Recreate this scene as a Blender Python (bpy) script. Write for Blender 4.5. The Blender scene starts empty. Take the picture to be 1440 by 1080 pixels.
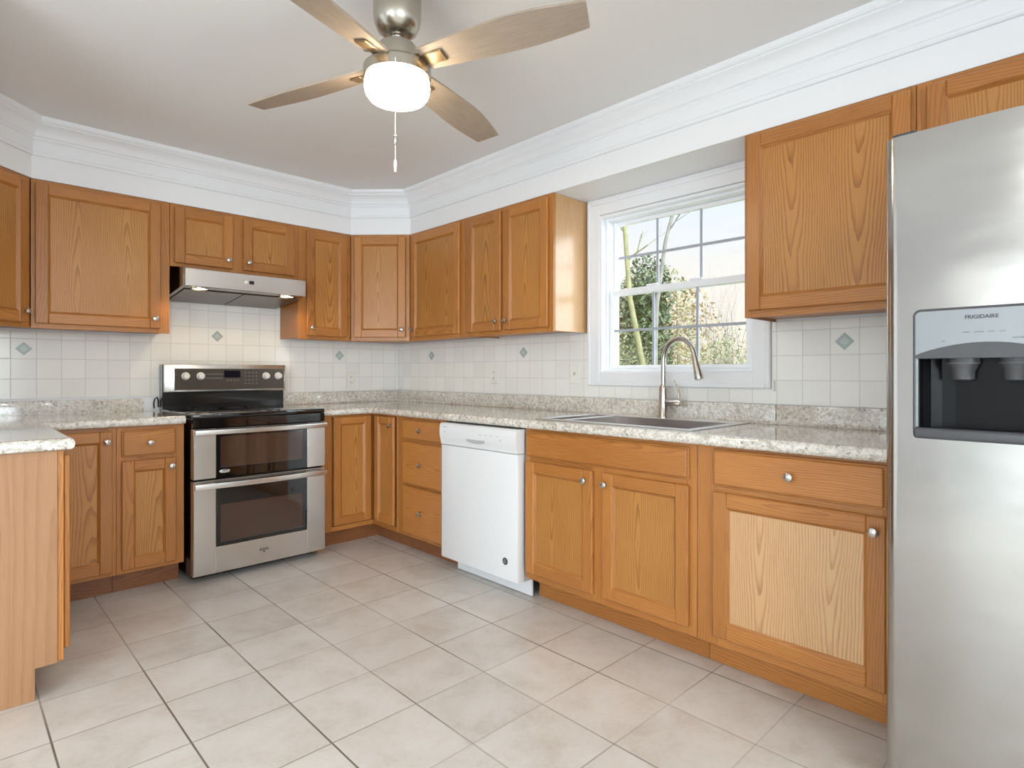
import bpy, bmesh, math, random
from mathutils import Vector, Matrix

random.seed(7)
S = bpy.context.scene
COL = S.collection
PI = math.pi

# ------------------------------------------------------------------ camera
cam_data = bpy.data.cameras.new('camera')
cam = bpy.data.objects.new('camera', cam_data)
COL.objects.link(cam)
cam_data.sensor_width = 36.0
cam_data.sensor_fit = 'HORIZONTAL'
cam_data.lens = 825.908 / 1440 * 36
cam_data.shift_x = (720 - 704.40) / 1440
cam_data.shift_y = (524.01 - 540) / 1440
cam_data.clip_start = 0.02
cam.location = (-2.7304, -4.1168, 1.1445)
cam.rotation_euler = (PI / 2, 0, math.radians(46.556 - 90))
S.camera = cam

# ------------------------------------------------------------------ world, sun, exposure
S.view_settings.view_transform = 'Standard'
S.view_settings.look = 'None'
S.view_settings.gamma = 1.0
S.view_settings.exposure = -0.06
S.view_settings.use_curve_mapping = False

SKY_BASE = 1.25      # radiance of the open sky
SKY_GLOW = 12.0       # extra radiance added on the unseen side of the sky to fill the room
GLOBE = 30.0          # radiance of the fan's glass shade
HOOD_W = 0.5         # watts of each hood lamp
LENS = 12.0         # radiance of lamp lenses
CEIL_W = 18.0        # watts of each unseen recessed lamp added to brighten the room


def build_world():
    w = bpy.data.worlds.new('sky')
    S.world = w
    w.use_nodes = True
    nt = w.node_tree
    N, Lk = nt.nodes, nt.links
    N.clear()
    out = N.new('ShaderNodeOutputWorld')
    bg = N.new('ShaderNodeBackground')
    tc = N.new('ShaderNodeTexCoord')
    sep = N.new('ShaderNodeSeparateXYZ')
    Lk.new(tc.outputs['Generated'], sep.inputs[0])
    ramp = N.new('ShaderNodeValToRGB')
    Lk.new(sep.outputs['Z'], ramp.inputs[0])
    e = ramp.color_ramp.elements
    e[0].position = 0.0
    e[0].color = (0.50, 0.52, 0.50, 1)
    e[1].position = 0.75
    e[1].color = (0.62, 0.78, 1.0, 1)
    m = e.new(0.02)
    m.color = (1.0, 0.90, 0.80, 1)
    m = e.new(0.14)
    m.color = (0.98, 0.91, 0.84, 1)
    m = e.new(0.26)
    m.color = (0.80, 0.87, 0.96, 1)
    # soft glow added to the sky behind the camera, as fill through the glazing
    dot = N.new('ShaderNodeVectorMath')
    dot.operation = 'DOT_PRODUCT'
    nrm = N.new('ShaderNodeVectorMath')
    nrm.operation = 'NORMALIZE'
    Lk.new(tc.outputs['Generated'], nrm.inputs[0])
    Lk.new(nrm.outputs[0], dot.inputs[0])
    sd = Vector((-0.30, -0.88, 0.38)).normalized()
    dot.inputs[1].default_value = sd
    mr = N.new('ShaderNodeMapRange')
    mr.interpolation_type = 'SMOOTHSTEP'
    Lk.new(dot.outputs['Value'], mr.inputs['Value'])
    mr.inputs['From Min'].default_value = -0.05
    mr.inputs['From Max'].default_value = 0.95
    mr.inputs['To Min'].default_value = 0.0
    mr.inputs['To Max'].default_value = SKY_GLOW
    Lk.new(ramp.outputs[0], bg.inputs['Color'])
    bg.inputs['Strength'].default_value = SKY_BASE
    bg2 = N.new('ShaderNodeBackground')
    bg2.inputs['Color'].default_value = (0.84, 0.94, 1.0, 1)
    Lk.new(mr.outputs[0], bg2.inputs['Strength'])
    add = N.new('ShaderNodeAddShader')
    Lk.new(bg.outputs[0], add.inputs[0])
    Lk.new(bg2.outputs[0], add.inputs[1])
    Lk.new(add.outputs[0], out.inputs[0])


build_world()

sun_data = bpy.data.lights.new('sun', 'SUN')
sun_data.energy = 0.9
sun_data.angle = math.radians(3)
sun_data.color = (1.0, 0.93, 0.80)
sun = bpy.data.objects.new('sun', sun_data)
COL.objects.link(sun)
sun.rotation_euler = Vector((0.12, -0.85, -0.62)).to_track_quat('-Z', 'Y').to_euler()


def portal(name, loc, aim, sx, sy):
    l = bpy.data.lights.new(name, 'AREA')
    l.shape = 'RECTANGLE'
    l.size, l.size_y = sx, sy
    l.energy = 1.0
    l.cycles.is_portal = True
    o = bpy.data.objects.new(name, l)
    COL.objects.link(o)
    o.location = loc
    o.rotation_euler = Vector(aim).to_track_quat('-Z', 'Z').to_euler()


portal('sky_portal', (0.16, -2.505, 1.585), (-1, 0, 0), 0.9, 0.9)
portal('sky_portal', (-5.66, -4.1, 1.06), (1, 0, 0), 2.6, 2.1)
portal('sky_portal', (-3.2, -7.16, 1.35), (0, 1, 0), 2.4, 1.5)


# ------------------------------------------------------------------ materials
class NT:
    def __init__(s, name):
        s.m = bpy.data.materials.new(name)
        s.m.use_nodes = True
        s.nt = s.m.node_tree
        s.N, s.L = s.nt.nodes, s.nt.links
        s.N.clear()
        s.out = s.N.new('ShaderNodeOutputMaterial')
        s.p = s.N.new('ShaderNodeBsdfPrincipled')
        s.L.new(s.p.outputs[0], s.out.inputs[0])

    def set(s, **k):
        names = {'base': 'Base Color', 'rough': 'Roughness', 'metal': 'Metallic', 'ior': 'IOR', 'spec': 'Specular IOR Level',
                 'coat': 'Coat Weight', 'coat_rough': 'Coat Roughness', 'emit': 'Emission Color', 'estr': 'Emission Strength',
                 'aniso': 'Anisotropic', 'trans': 'Transmission Weight', 'alpha': 'Alpha', 'sss': 'Subsurface Weight'}
        for a, v in k.items():
            i = s.p.inputs[names[a]]
            if isinstance(v, (tuple, list)):
                i.default_value = (*v[:3], 1)
            elif isinstance(v, (int, float)):
                i.default_value = v
            else:
                s.L.new(v, i)
        return s

    def _in(s, i, v):
        if v is None:
            return
        if isinstance(v, (int, float, tuple, list)):
            try:
                i.default_value = v
            except Exception:
                i.default_value = (*v[:3], 1)
        else:
            s.L.new(v, i)

    def math(s, op, a, b=None, c=None, clamp=False):
        n = s.N.new('ShaderNodeMath')
        n.operation = op
        n.use_clamp = clamp
        s._in(n.inputs[0], a)
        s._in(n.inputs[1], b)
        s._in(n.inputs[2], c)
        return n.outputs[0]

    def coord(s, which='Object'):
        n = s.N.new('ShaderNodeTexCoord')
        return n.outputs[which]

    def sep(s, v):
        n = s.N.new('ShaderNodeSeparateXYZ')
        s.L.new(v, n.inputs[0])
        return n.outputs

    def comb(s, x, y, z=0.0):
        n = s.N.new('ShaderNodeCombineXYZ')
        s._in(n.inputs[0], x)
        s._in(n.inputs[1], y)
        s._in(n.inputs[2], z)
        return n.outputs[0]

    def noise(s, vec, scale, detail=2, rough=0.5, dist=0.0, out='Fac'):
        n = s.N.new('ShaderNodeTexNoise')
        s.L.new(vec, n.inputs['Vector'])
        n.inputs['Scale'].default_value = scale
        n.inputs['Detail'].default_value = detail
        n.inputs['Roughness'].default_value = rough
        n.inputs['Distortion'].default_value = dist
        return n.outputs[out]

    def voronoi(s, vec, scale, out='Distance', feat='F1'):
        n = s.N.new('ShaderNodeTexVoronoi')
        n.feature = feat
        s.L.new(vec, n.inputs['Vector'])
        n.inputs['Scale'].default_value = scale
        return n.outputs[out]

    def ramp(s, f, stops):
        n = s.N.new('ShaderNodeValToRGB')
        s._in(n.inputs[0], f)
        e = n.color_ramp.elements
        e[0].position, e[0].color = stops[0][0], (*stops[0][1], 1)
        e[1].position, e[1].color = stops[-1][0], (*stops[-1][1], 1)
        for p, c in stops[1:-1]:
            k = e.new(p)
            k.color = (*c, 1)
        return n.outputs[0]

    def maprange(s, v, a, b, c=0.0, d=1.0, smooth=True):
        n = s.N.new('ShaderNodeMapRange')
        n.interpolation_type = 'SMOOTHSTEP' if smooth else 'LINEAR'
        s._in(n.inputs['Value'], v)
        for k, x in (('From Min', a), ('From Max', b), ('To Min', c), ('To Max', d)):
            s._in(n.inputs[k], x)
        return n.outputs[0]

    def mix(s, f, a, b, mode='MIX'):
        n = s.N.new('ShaderNodeMix')
        n.data_type = 'RGBA'
        n.blend_type = mode
        s._in(n.inputs[0], f)
        for i, v in ((6, a), (7, b)):
            if isinstance(v, (tuple, list)):
                n.inputs[i].default_value = (*v[:3], 1)
            else:
                s.L.new(v, n.inputs[i])
        return n.outputs[2]

    def bump(s, h, strength=0.2, dist=0.002):
        n = s.N.new('ShaderNodeBump')
        n.inputs['Strength'].default_value = strength
        n.inputs['Distance'].default_value = dist
        s.L.new(h, n.inputs['Height'])
        s.L.new(n.outputs[0], s.p.inputs['Normal'])


def srgb(r, g, b):
    f = lambda c: c / 12.92 if c <= 0.04045 else ((c + 0.055) / 1.055) ** 2.4
    return (f(r / 255), f(g / 255), f(b / 255))


def plain(name, rgb, rough=0.5, metal=0.0, **k):
    n = NT(name)
    n.set(base=srgb(*rgb), rough=rough, metal=metal, **k)
    return n.m


def wood(name, light, mid, dark, rough=0.34, ring=120.0, arch=0.02, contrast=0.55, coat=0.15):
    n = NT(name)
    uv = n.coord('UV')
    at = n.N.new('ShaderNodeAttribute')
    at.attribute_name = 'tone'
    tone = at.outputs['Fac']
    x, y, _ = n.sep(uv)
    # cut through growth rings: long arches along v, repeated across the veneer
    wob = n.noise(n.comb(n.math('MULTIPLY', x, 2.0), n.math('MULTIPLY', y, 0.55)), 3.0, 2)
    wob2 = n.noise(n.comb(n.math('MULTIPLY', x, 10.0), n.math('MULTIPLY', y, 1.6)), 4.0, 2)
    period = 0.235
    xc = n.math('SUBTRACT', n.math('MULTIPLY', n.math('FRACT', n.math('DIVIDE', x, period)), period), period / 2)
    xc = n.math('ADD', xc, n.math('MULTIPLY', n.math('SUBTRACT', wob, 0.5), 0.06))
    h = n.math('ADD', n.math('MULTIPLY', n.math('PINGPONG', y, 1.3), 0.05), n.math('MULTIPLY', wob, arch))
    r = n.math('SQRT', n.math('ADD', n.math('MULTIPLY', xc, xc), n.math('MULTIPLY', h, h)))
    r = n.math('ADD', r, n.math('MULTIPLY', n.math('SUBTRACT', wob2, 0.5), 0.006))
    saw = n.math('FRACT', n.math('MULTIPLY', r, ring))
    line = n.maprange(saw, 0.42, 1.0, 0.0, 1.0)
    fib = n.noise(n.comb(n.math('MULTIPLY', x, 420.0), n.math('MULTIPLY', y, 9.0)), 1.0, 2, 0.6)
    pores = n.maprange(n.noise(n.comb(n.math('MULTIPLY', x, 900.0), n.math('MULTIPLY', y, 26.0)), 1.0, 1, 0.5), 0.55, 0.75)
    dens = n.math('ADD', n.math('MULTIPLY', line, 0.55 * contrast), n.math('MULTIPLY', n.math('SUBTRACT', fib, 0.5), 0.8))
    dens = n.math('ADD', dens, n.math('MULTIPLY', n.math('MULTIPLY', pores, line), 0.45 * contrast))
    blot = n.noise(n.comb(n.math('MULTIPLY', x, 5.0), n.math('MULTIPLY', y, 1.6)), 1.0, 2)
    dens = n.math('ADD', dens, n.math('MULTIPLY', n.math('SUBTRACT', blot, 0.5), 0.5))
    col = n.ramp(n.math('ADD', dens, 0.12, clamp=True), [(0.0, srgb(*light)), (0.45, srgb(*mid)), (1.0, srgb(*dark))])
    tv = n.maprange(tone, 0.0, 1.0, 0.90, 1.10, smooth=False)
    col = n.mix(1.0, col, n.comb(tv, n.math('POWER', tv, 1.12), n.math('POWER', tv, 1.25)), 'MULTIPLY')
    n.set(base=col, rough=n.math('ADD', rough, n.math('MULTIPLY', fib, 0.12)), coat=coat, coat_rough=0.22)
    n.bump(n.math('SUBTRACT', fib, n.math('MULTIPLY', pores, 0.5)), 0.10, 0.001)
    return n.m


def m_granite():
    n = NT('speckled_laminate')
    c = n.coord('Object')
    big = n.noise(c, 7.0, 3, 0.6)
    a = n.noise(c, 55.0, 4, 0.65, 0.6)
    b = n.noise(c, 120.0, 3, 0.6, 0.3)
    d = n.voronoi(c, 95.0)
    col = n.ramp(n.math('ADD', a, n.math('MULTIPLY', n.math('SUBTRACT', big, 0.5), 0.30)),
                 [(0.28, srgb(160, 152, 143)), (0.44, srgb(204, 197, 187)), (0.56, srgb(228, 223, 214)), (0.75, srgb(241, 238, 232))])
    col = n.mix(n.maprange(b, 0.60, 0.70), col, srgb(172, 155, 130))
    speck = n.maprange(n.noise(c, 85.0, 2, 0.5), 0.62, 0.69)
    col = n.mix(n.math('MULTIPLY', speck, 0.65), col, srgb(84, 78, 74))
    dots = n.math('MULTIPLY', n.maprange(d, 0.20, 0.12), n.maprange(big, 0.45, 0.60))
    col = n.mix(n.math('MULTIPLY', dots, 0.6), col, srgb(92, 86, 82))
    n.set(base=col, rough=0.18, coat=1.0, coat_rough=0.06)
    return n.m


def grid_line(n, v, off, pitch, half, soft):
    f = n.math('FRACT', n.math('DIVIDE', n.math('SUBTRACT', v, off), pitch))
    d = n.math('MULTIPLY', n.math('MINIMUM', f, n.math('SUBTRACT', 1.0, f)), pitch)
    return n.maprange(d, half + soft, half, 0.0, 1.0)


def m_walltile(axis):
    n = NT('glazed_wall_tile_' + axis)
    c = n.coord('Object')
    x, y, z = n.sep(c)
    u = y if axis == 'y' else x
    off, pitch = (-3.05, 0.110) if axis == 'y' else (-2.473, 0.1107)
    g = n.math('MAXIMUM', grid_line(n, u, off, pitch, 0.0010, 0.0014), grid_line(n, z, 1.0, 0.110, 0.0010, 0.0014))
    cell = n.comb(n.math('FLOOR', n.math('DIVIDE', n.math('SUBTRACT', u, off), pitch)), n.math('FLOOR', n.math('DIVIDE', n.math('SUBTRACT', z, 1.0), 0.11)))
    wn = n.N.new('ShaderNodeTexWhiteNoise')
    n.L.new(cell, wn.inputs['Vector'])
    tv = n.maprange(wn.outputs['Value'], 0, 1, 0.96, 1.03, smooth=False)
    tile = n.mix(1.0, srgb(240, 238, 233), n.comb(tv, tv, tv), 'MULTIPLY')
    col = n.mix(g, tile, srgb(211, 208, 203))
    n.set(base=col, rough=n.math('ADD', 0.13, n.math('MULTIPLY', g, 0.5)))
    wav = n.noise(c, 9.0, 2)
    n.bump(n.math('ADD', n.math('MULTIPLY', g, -1.0), n.math('MULTIPLY', wav, 0.5)), 0.25, 0.0012)
    return n.m


def m_floor():
    n = NT('beige_floor_tile')
    c = n.coord('Object')
    x, y, z = n.sep(c)
    gx = grid_line(n, x, -0.918, 0.3145, 0.0020, 0.0018)
    gy = grid_line(n, y, -3.343, 0.3005, 0.0016, 0.0018)
    cell = n.comb(n.math('FLOOR', n.math('DIVIDE', n.math('SUBTRACT', x, -0.918), 0.3145)), n.math('FLOOR', n.math('DIVIDE', n.math("SUBTRACT", y, -3.343), 0.3005)))
    wn = n.N.new('ShaderNodeTexWhiteNoise')
    n.L.new(cell, wn.inputs['Vector'])
    tv = n.maprange(wn.outputs['Value'], 0, 1, 0.95, 1.04, smooth=False)
    off = n.N.new('ShaderNodeVectorMath')
    off.operation = 'MULTIPLY_ADD'
    n.L.new(wn.outputs['Color'], off.inputs[0])
    off.inputs[1].default_value = (7, 7, 7)
    n.L.new(c, off.inputs[2])
    cl = n.noise(off.outputs[0], 5.0, 5, 0.62, 0.4)
    fine = n.noise(off.outputs[0], 60.0, 3, 0.6)
    f = n.math('ADD', n.math('MULTIPLY', cl, 0.8), n.math('MULTIPLY', fine, 0.2))
    col = n.ramp(f, [(0.30, srgb(196, 187, 177)), (0.50, srgb(213, 206, 199)), (0.72, srgb(223, 219, 214))])
    col = n.mix(1.0, col, n.comb(tv, tv, tv), 'MULTIPLY')
    wear = n.maprange(n.noise(c, 1.3, 2), 0.35, 0.65, 0.35, 1.0)
    col = n.mix(n.math('MULTIPLY', gx, wear), col, srgb(112, 98, 86))
    col = n.mix(n.math('MULTIPLY', gy, n.math('MULTIPLY', wear, 0.75)), col, srgb(138, 124, 110))
    g = n.math('MAXIMUM', gx, gy)
    n.set(base=col, rough=n.math('ADD', 0.33, n.math('MULTIPLY', g, 0.4)))
    n.bump(n.math('ADD', n.math('MULTIPLY', g, -1.0), n.math('MULTIPLY', cl, 0.35)), 0.3, 0.0015)
    return n.m


def m_steel(name, rgb=(190, 188, 184), rough=0.26, streak='z', aniso=0.0, amp=0.10):
    n = NT(name)
    x, y, z = n.sep(n.coord('Object'))
    if streak == 'z':
        v = n.comb(n.math('MULTIPLY', x, 700.0), n.math('MULTIPLY', y, 700.0), n.math('MULTIPLY', z, 3.0))
    else:
        v = n.comb(n.math('MULTIPLY', x, 4.0), n.math('MULTIPLY', y, 4.0), n.math('MULTIPLY', z, 700.0))
    f = n.noise(v, 1.0, 2)
    n.set(base=srgb(*rgb), metal=1.0, rough=n.math('ADD', rough - amp / 2, n.math('MULTIPLY', f, amp)), aniso=aniso)
    return n.m


def m_fridge():
    n = NT('fridge_steel')
    c = n.coord('Object')
    x, y, z = n.sep(c)
    f = n.noise(n.comb(n.math('MULTIPLY', x, 4.0), n.math('MULTIPLY', y, 4.0), n.math('MULTIPLY', z, 700.0)), 1.0, 2)
    n.set(base=srgb(176, 173, 169), metal=1.0, rough=n.math('ADD', 0.15, n.math('MULTIPLY', f, 0.06)))
    wav = n.noise(n.comb(n.math('MULTIPLY', x, 2.2), 0.0, n.math('MULTIPLY', z, 5.0)), 1.0, 2)
    n.bump(wav, 0.35, 0.012)
    return n.m


def m_glass(name, tint=(1, 1, 1), refl=0.07):
    m = bpy.data.materials.new(name)
    m.use_nodes = True
    nt = m.node_tree
    nt.nodes.clear()
    o = nt.nodes.new('ShaderNodeOutputMaterial')
    mx = nt.nodes.new('ShaderNodeMixShader')
    t = nt.nodes.new('ShaderNodeBsdfTransparent')
    g = nt.nodes.new('ShaderNodeBsdfGlossy')
    t.inputs[0].default_value = (*tint, 1)
    g.inputs['Roughness'].default_value = 0.0
    mx.inputs[0].default_value = refl
    nt.links.new(t.outputs[0], mx.inputs[1])
    nt.links.new(g.outputs[0], mx.inputs[2])
    nt.links.new(mx.outputs[0], o.inputs[0])
    return m


def m_emit(name, rgb, strength):
    n = NT(name)
    n.set(base=(0.8, 0.8, 0.8), rough=0.4, emit=rgb, estr=strength)
    return n.m


def m_bark(name, a, b):
    n = NT(name)
    c = n.coord('Object')
    f = n.noise(c, 9.0, 4, 0.65)
    n.set(base=n.ramp(f, [(0.3, srgb(*a)), (0.7, srgb(*b))]), rough=0.9)
    return n.m


def m_leaf(name, a, b):
    n = NT(name)
    f = n.noise(n.coord('Object'), 14.0, 2)
    n.set(base=n.ramp(f, [(0.35, srgb(*a)), (0.65, srgb(*b))]), rough=0.6)
    return n.m


def m_painted(name, rgb, rough=0.5, bump=0.0, scale=180.0):
    n = NT(name)
    n.set(base=srgb(*rgb), rough=rough)
    if bump:
        n.bump(n.noise(n.coord('Object'), scale, 2), bump, 0.001)
    return n.m


M = dict(
    oak=wood('golden_oak', (187, 125, 61), (163, 100, 44), (106, 58, 24)),
    oakp=wood('golden_oak_veneer', (190, 133, 69), (171, 112, 51), (108, 61, 27), contrast=0.9),
    oakl=wood('light_sheen_oak_veneer', (211, 171, 126), (196, 152, 106), (144, 102, 64), contrast=0.9),  # paler veneer, with some brighter light and sheen put into its colour
    pale=wood('pale_oak_veneer', (170, 128, 90), (158, 115, 79), (130, 90, 58), ring=34, contrast=0.55, coat=0.05, rough=0.42),
    side=wood('lacquered_maple_side', (212, 166, 112), (200, 150, 96), (176, 124, 74), ring=60, contrast=0.45, coat=1.0, rough=0.22),
    kick=wood('dark_oak_kick', (150, 96, 58), (124, 74, 42), (88, 50, 28), contrast=0.6),
    granite=m_granite(),
    tile_y=m_walltile('y'), tile_x=m_walltile('x'),
    accent=plain('sage_glass_tile', (170, 182, 177), 0.12, coat=0.5),
    accent2=plain('sage_glass_tile_highlight', (188, 199, 194), 0.12, coat=0.5),  # highlight painted as the paler centre of each diamond
    floor=m_floor(),
    wall=m_painted('white_wall_paint', (238, 238, 240), 0.55, 0.05),
    ceil=m_painted('ceiling_paint', (236, 235, 234), 0.8, 0.06),
    trim=m_painted('white_gloss_trim', (238, 239, 242), 0.32),
    vinyl=m_painted('white_vinyl', (242, 244, 248), 0.35),
    grille=m_painted('backlit_shade_grille', (172, 177, 188), 0.4),  # white grilles, their backlit shade painted in as grey
    steel=m_steel('brushed_steel', (212, 208, 203), 0.26, 'x', amp=0.04),
    steel_dark=m_steel('dark_reflection_hood_steel', (128, 117, 106), 0.13, 'x', amp=0.05),  # dark brown reflections put into the canopy's steel colour
    fridge=m_fridge(),
    sink=m_steel('satin_sink_steel', (236, 236, 237), 0.38, 'x', amp=0.04),
    filter=m_steel('dark_reflection_filter_mesh', (112, 103, 94), 0.30, 'x', amp=0.05),  # reflections of dark things below put into the filter colour
    bowl=m_steel('darkened_bowl_steel', (172, 165, 162), 0.34, 'x', amp=0.04),  # same sink steel, darkened to stand for the bowl's dark reflections
    nickel=plain('satin_nickel', (196, 192, 186), 0.24, 1.0),
    fan_nickel=plain('brushed_nickel', (186, 180, 168), 0.27, 1.0),
    chrome=plain('chrome_edge', (220, 220, 220), 0.12, 1.0),
    black=plain('black_enamel', (14, 13, 13), 0.18, coat=0.3),
    blackg=plain('black_glass', (10, 10, 11), 0.05, coat=0.6, coat_rough=0.03),
    oveng=plain('oven_window_glass', (66, 46, 36), 0.06, coat=0.6, coat_rough=0.03),
    panelg=plain('control_panel_glass', (78, 69, 62), 0.22),
    displ=plain('dark_display', (24, 20, 36), 0.1),
    print_=plain('pale_print', (178, 170, 162), 0.5),
    darkprint=plain('dark_print', (52, 54, 56), 0.5),
    white=plain('white_enamel', (231, 232, 234), 0.25, coat=0.2),
    greyw=plain('light_grey_plastic', (188, 189, 190), 0.4),
    plastic=plain('white_plastic', (236, 233, 226), 0.35),
    charcoal=plain('charcoal_plastic', (74, 74, 77), 0.35),
    cavity=plain('dark_dispenser_plastic', (20, 20, 22), 0.24, spec=0.15),
    silver=plain('silver_plastic', (146, 149, 151), 0.34, 0.8),
    gasket=plain('grey_gasket', (120, 120, 122), 0.6),
    slot=plain('dark_slot', (40, 36, 32), 0.6),
    blade=wood('driftwood_blade', (174, 158, 142), (150, 134, 118), (112, 98, 86), rough=0.45, ring=170, contrast=0.45, coat=0.0),
    iron=plain('bronze_blade_iron', (150, 128, 98), 0.35, 0.8),
    globe=m_emit('lit_opal_glass', (1.0, 0.84, 0.60), GLOBE),
    lens=m_emit('lit_lamp_lens', (1.0, 0.80, 0.52), LENS),
    glass=m_glass('window_glass', (0.97, 0.985, 0.985), 0.05),
    grass=m_leaf('winter_grass', (90, 88, 52), (120, 116, 72)),
    trunk=m_bark('olive_bark', (84, 82, 52), (114, 110, 78)),  # olive bark tone
    trunkg=m_bark('grey_bark', (84, 80, 73), (112, 108, 100)),
    twig=m_bark('bare_twig_bark', (96, 87, 68), (134, 125, 98)),
    ever=m_leaf('evergreen_leaf', (34, 46, 24), (72, 84, 44)),
    olive=m_leaf('olive_leaf', (74, 78, 44), (122, 122, 78)),
    russet=m_leaf('russet_leaf', (120, 96, 66), (140, 124, 90)),
)


# ------------------------------------------------------------------ mesh builder
class MB:
    def __init__(s):
        s.v, s.f, s.mi, s.uv, s.tone = [], [], [], [], []
        s.M = None

    def _add(s, verts, faces, mi, grain='z', off=None, tone=None, uvf=None):
        b = len(s.v)
        if s.M is not None:
            tv = [tuple(s.M @ Vector(p)) for p in verts]
        else:
            tv = [tuple(p) for p in verts]
        s.v += tv
        if off is None:
            off = (random.uniform(0, 20), random.uniform(0, 20))
        if tone is None:
            tone = random.random()
        gi = 'xyz'.index(grain)
        for f in faces:
            P = [Vector(verts[i]) for i in f]
            nrm = Vector((0, 0, 0))
            for k in range(len(P)):
                a, c = P[k], P[(k + 1) % len(P)]
                nrm += a.cross(c)
            ax = max(range(3), key=lambda i: abs(nrm[i]))
            tang = [i for i in range(3) if i != ax]
            if gi in tang:
                vi = gi
                ui = [i for i in tang if i != gi][0]
            else:
                ui, vi = tang
            s.f.append(tuple(b + i for i in f))
            s.mi.append(mi)
            s.tone.append(tone)
            s.uv.append([(p[ui] + off[0], p[vi] + off[1]) for p in P])

    def box(s, x0, x1, y0, y1, z0, z1, g='z', mi=0, bev=0.0, seg=1, off=None, tone=None):
        x0, x1 = min(x0, x1), max(x0, x1)
        y0, y1 = min(y0, y1), max(y0, y1)
        z0, z1 = min(z0, z1), max(z0, z1)
        vs = [(x0, y0, z0), (x1, y0, z0), (x1, y1, z0), (x0, y1, z0), (x0, y0, z1), (x1, y0, z1), (x1, y1, z1), (x0, y1, z1)]
        fs = [(0, 3, 2, 1), (4, 5, 6, 7), (0, 1, 5, 4), (1, 2, 6, 5), (2, 3, 7, 6), (3, 0, 4, 7)]
        if bev > 0:
            bm = bmesh.new()
            bv = [bm.verts.new(p) for p in vs]
            for f in fs:
                bm.faces.new([bv[i] for i in f])
            bmesh.ops.bevel(bm, geom=list(bm.edges), offset=min(bev, 0.49 * min(x1 - x0, y1 - y0, z1 - z0)), segments=seg, affect='EDGES', profile=0.5)
            bm.verts.index_update()
            vs = [tuple(v.co) for v in bm.verts]
            fs = [tuple(v.index for v in f.verts) for f in bm.faces]
            bm.free()
        s._add(vs, fs, mi, g, off, tone)

    def quad(s, a, b, c, d, mi=0, g='z', off=None, tone=None):
        s._add([a, b, c, d], [(0, 1, 2, 3)], mi, g, off, tone)

    def prism(s, poly, axis, a0, a1, mi=0, g='z', tone=None):
        """poly: 2D points in the plane normal to axis ('x': (y,z), 'y': (x,z), 'z': (x,y))"""
        def P(p, t):
            return {'x': (t, p[0], p[1]), 'y': (p[0], t, p[1]), 'z': (p[0], p[1], t)}[axis]
        n = len(poly)
        vs = [P(p, a0) for p in poly] + [P(p, a1) for p in poly]
        area = sum(poly[i][0] * poly[(i + 1) % n][1] - poly[(i + 1) % n][0] * poly[i][1] for i in range(n))
        flip = (area < 0) != (axis == 'y')
        fs = [tuple(range(n))[::-1], tuple(range(n, 2 * n))] + [(i, (i + 1) % n, n + (i + 1) % n, n + i) for i in range(n)]
        if flip:
            fs = [f[::-1] for f in fs]
        s._add(vs, fs, mi, g, None, tone)

    def lathe(s, prof, c=(0, 0, 0), axis='z', seg=24, mi=0, cap=True):
        """prof: (radius, height) pairs along the axis"""
        def P(r, h, t):
            a, b = r * math.cos(t), r * math.sin(t)
            q = {'z': (a, b, h), 'y': (a, h, -b), '-y': (a, -h, b), 'x': (h, a, b)}[axis]
            return (q[0] + c[0], q[1] + c[1], q[2] + c[2])
        vs, fs = [], []
        for r, h in prof:
            for k in range(seg):
                vs.append(P(r, h, 2 * PI * k / seg))
        for i in range(len(prof) - 1):
            for k in range(seg):
                k2 = (k + 1) % seg
                fs.append((i * seg + k, i * seg + k2, (i + 1) * seg + k2, (i + 1) * seg + k))
        if cap:
            fs.append(tuple(range(seg))[::-1])
            fs.append(tuple((len(prof) - 1) * seg + k for k in range(seg)))
        s._add(vs, fs, mi)

    def tube(s, pts, rad, seg=10, mi=0, cap=True, g='z'):
        pts = [Vector(p) for p in pts]
        n = len(pts)
        rr = rad if isinstance(rad, (list, tuple)) else [rad] * n
        vs, fs = [], []
        t0 = (pts[1] - pts[0]).normalized()
        up = Vector((0, 0, 1)) if abs(t0.z) < 0.9 else Vector((1, 0, 0))
        nx = t0.cross(up).normalized()
        for i in range(n):
            t = (pts[min(i + 1, n - 1)] - pts[max(i - 1, 0)]).normalized()
            nx = (nx - t * nx.dot(t)).normalized()
            ny = t.cross(nx)
            for k in range(seg):
                a = 2 * PI * k / seg
                vs.append(tuple(pts[i] + (nx * math.cos(a) + ny * math.sin(a)) * rr[i]))
        for i in range(n - 1):
            for k in range(seg):
                k2 = (k + 1) % seg
                fs.append((i * seg + k, i * seg + k2, (i + 1) * seg + k2, (i + 1) * seg + k))
        if cap:
            fs.append(tuple(range(seg))[::-1])
            fs.append(tuple((n - 1) * seg + k for k in range(seg)))
        s._add(vs, fs, mi, g)

    def sweep(s, prof, path, side=1, mi=0, closed=True, caps=True):
        """prof: (offset, z) swept along a 2D path with mitred corners; offset is to the left (side=1) of the path"""
        n = len(path)
        pts = [Vector(p) for p in path]
        vs, fs = [], []
        m = len(prof)
        for i in range(n):
            d0 = (pts[i] - pts[i - 1]).normalized() if i > 0 else None
            d1 = (pts[i + 1] - pts[i]).normalized() if i < n - 1 else None
            d0 = d0 or d1
            d1 = d1 or d0
            n0, n1 = Vector((-d0.y, d0.x)) * side, Vector((-d1.y, d1.x)) * side
            b = (n0 + n1).normalized()
            k = 1.0 / max(0.2, b.dot(n0))
            for o, z in prof:
                q = pts[i] + b * (o * k)
                vs.append((q.x, q.y, z))
        rng = range(m) if closed else range(m - 1)
        for i in range(n - 1):
            for j in rng:
                j2 = (j + 1) % m
                f = (i * m + j, (i + 1) * m + j, (i + 1) * m + j2, i * m + j2)
                fs.append(f if side < 0 else f[::-1])
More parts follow.
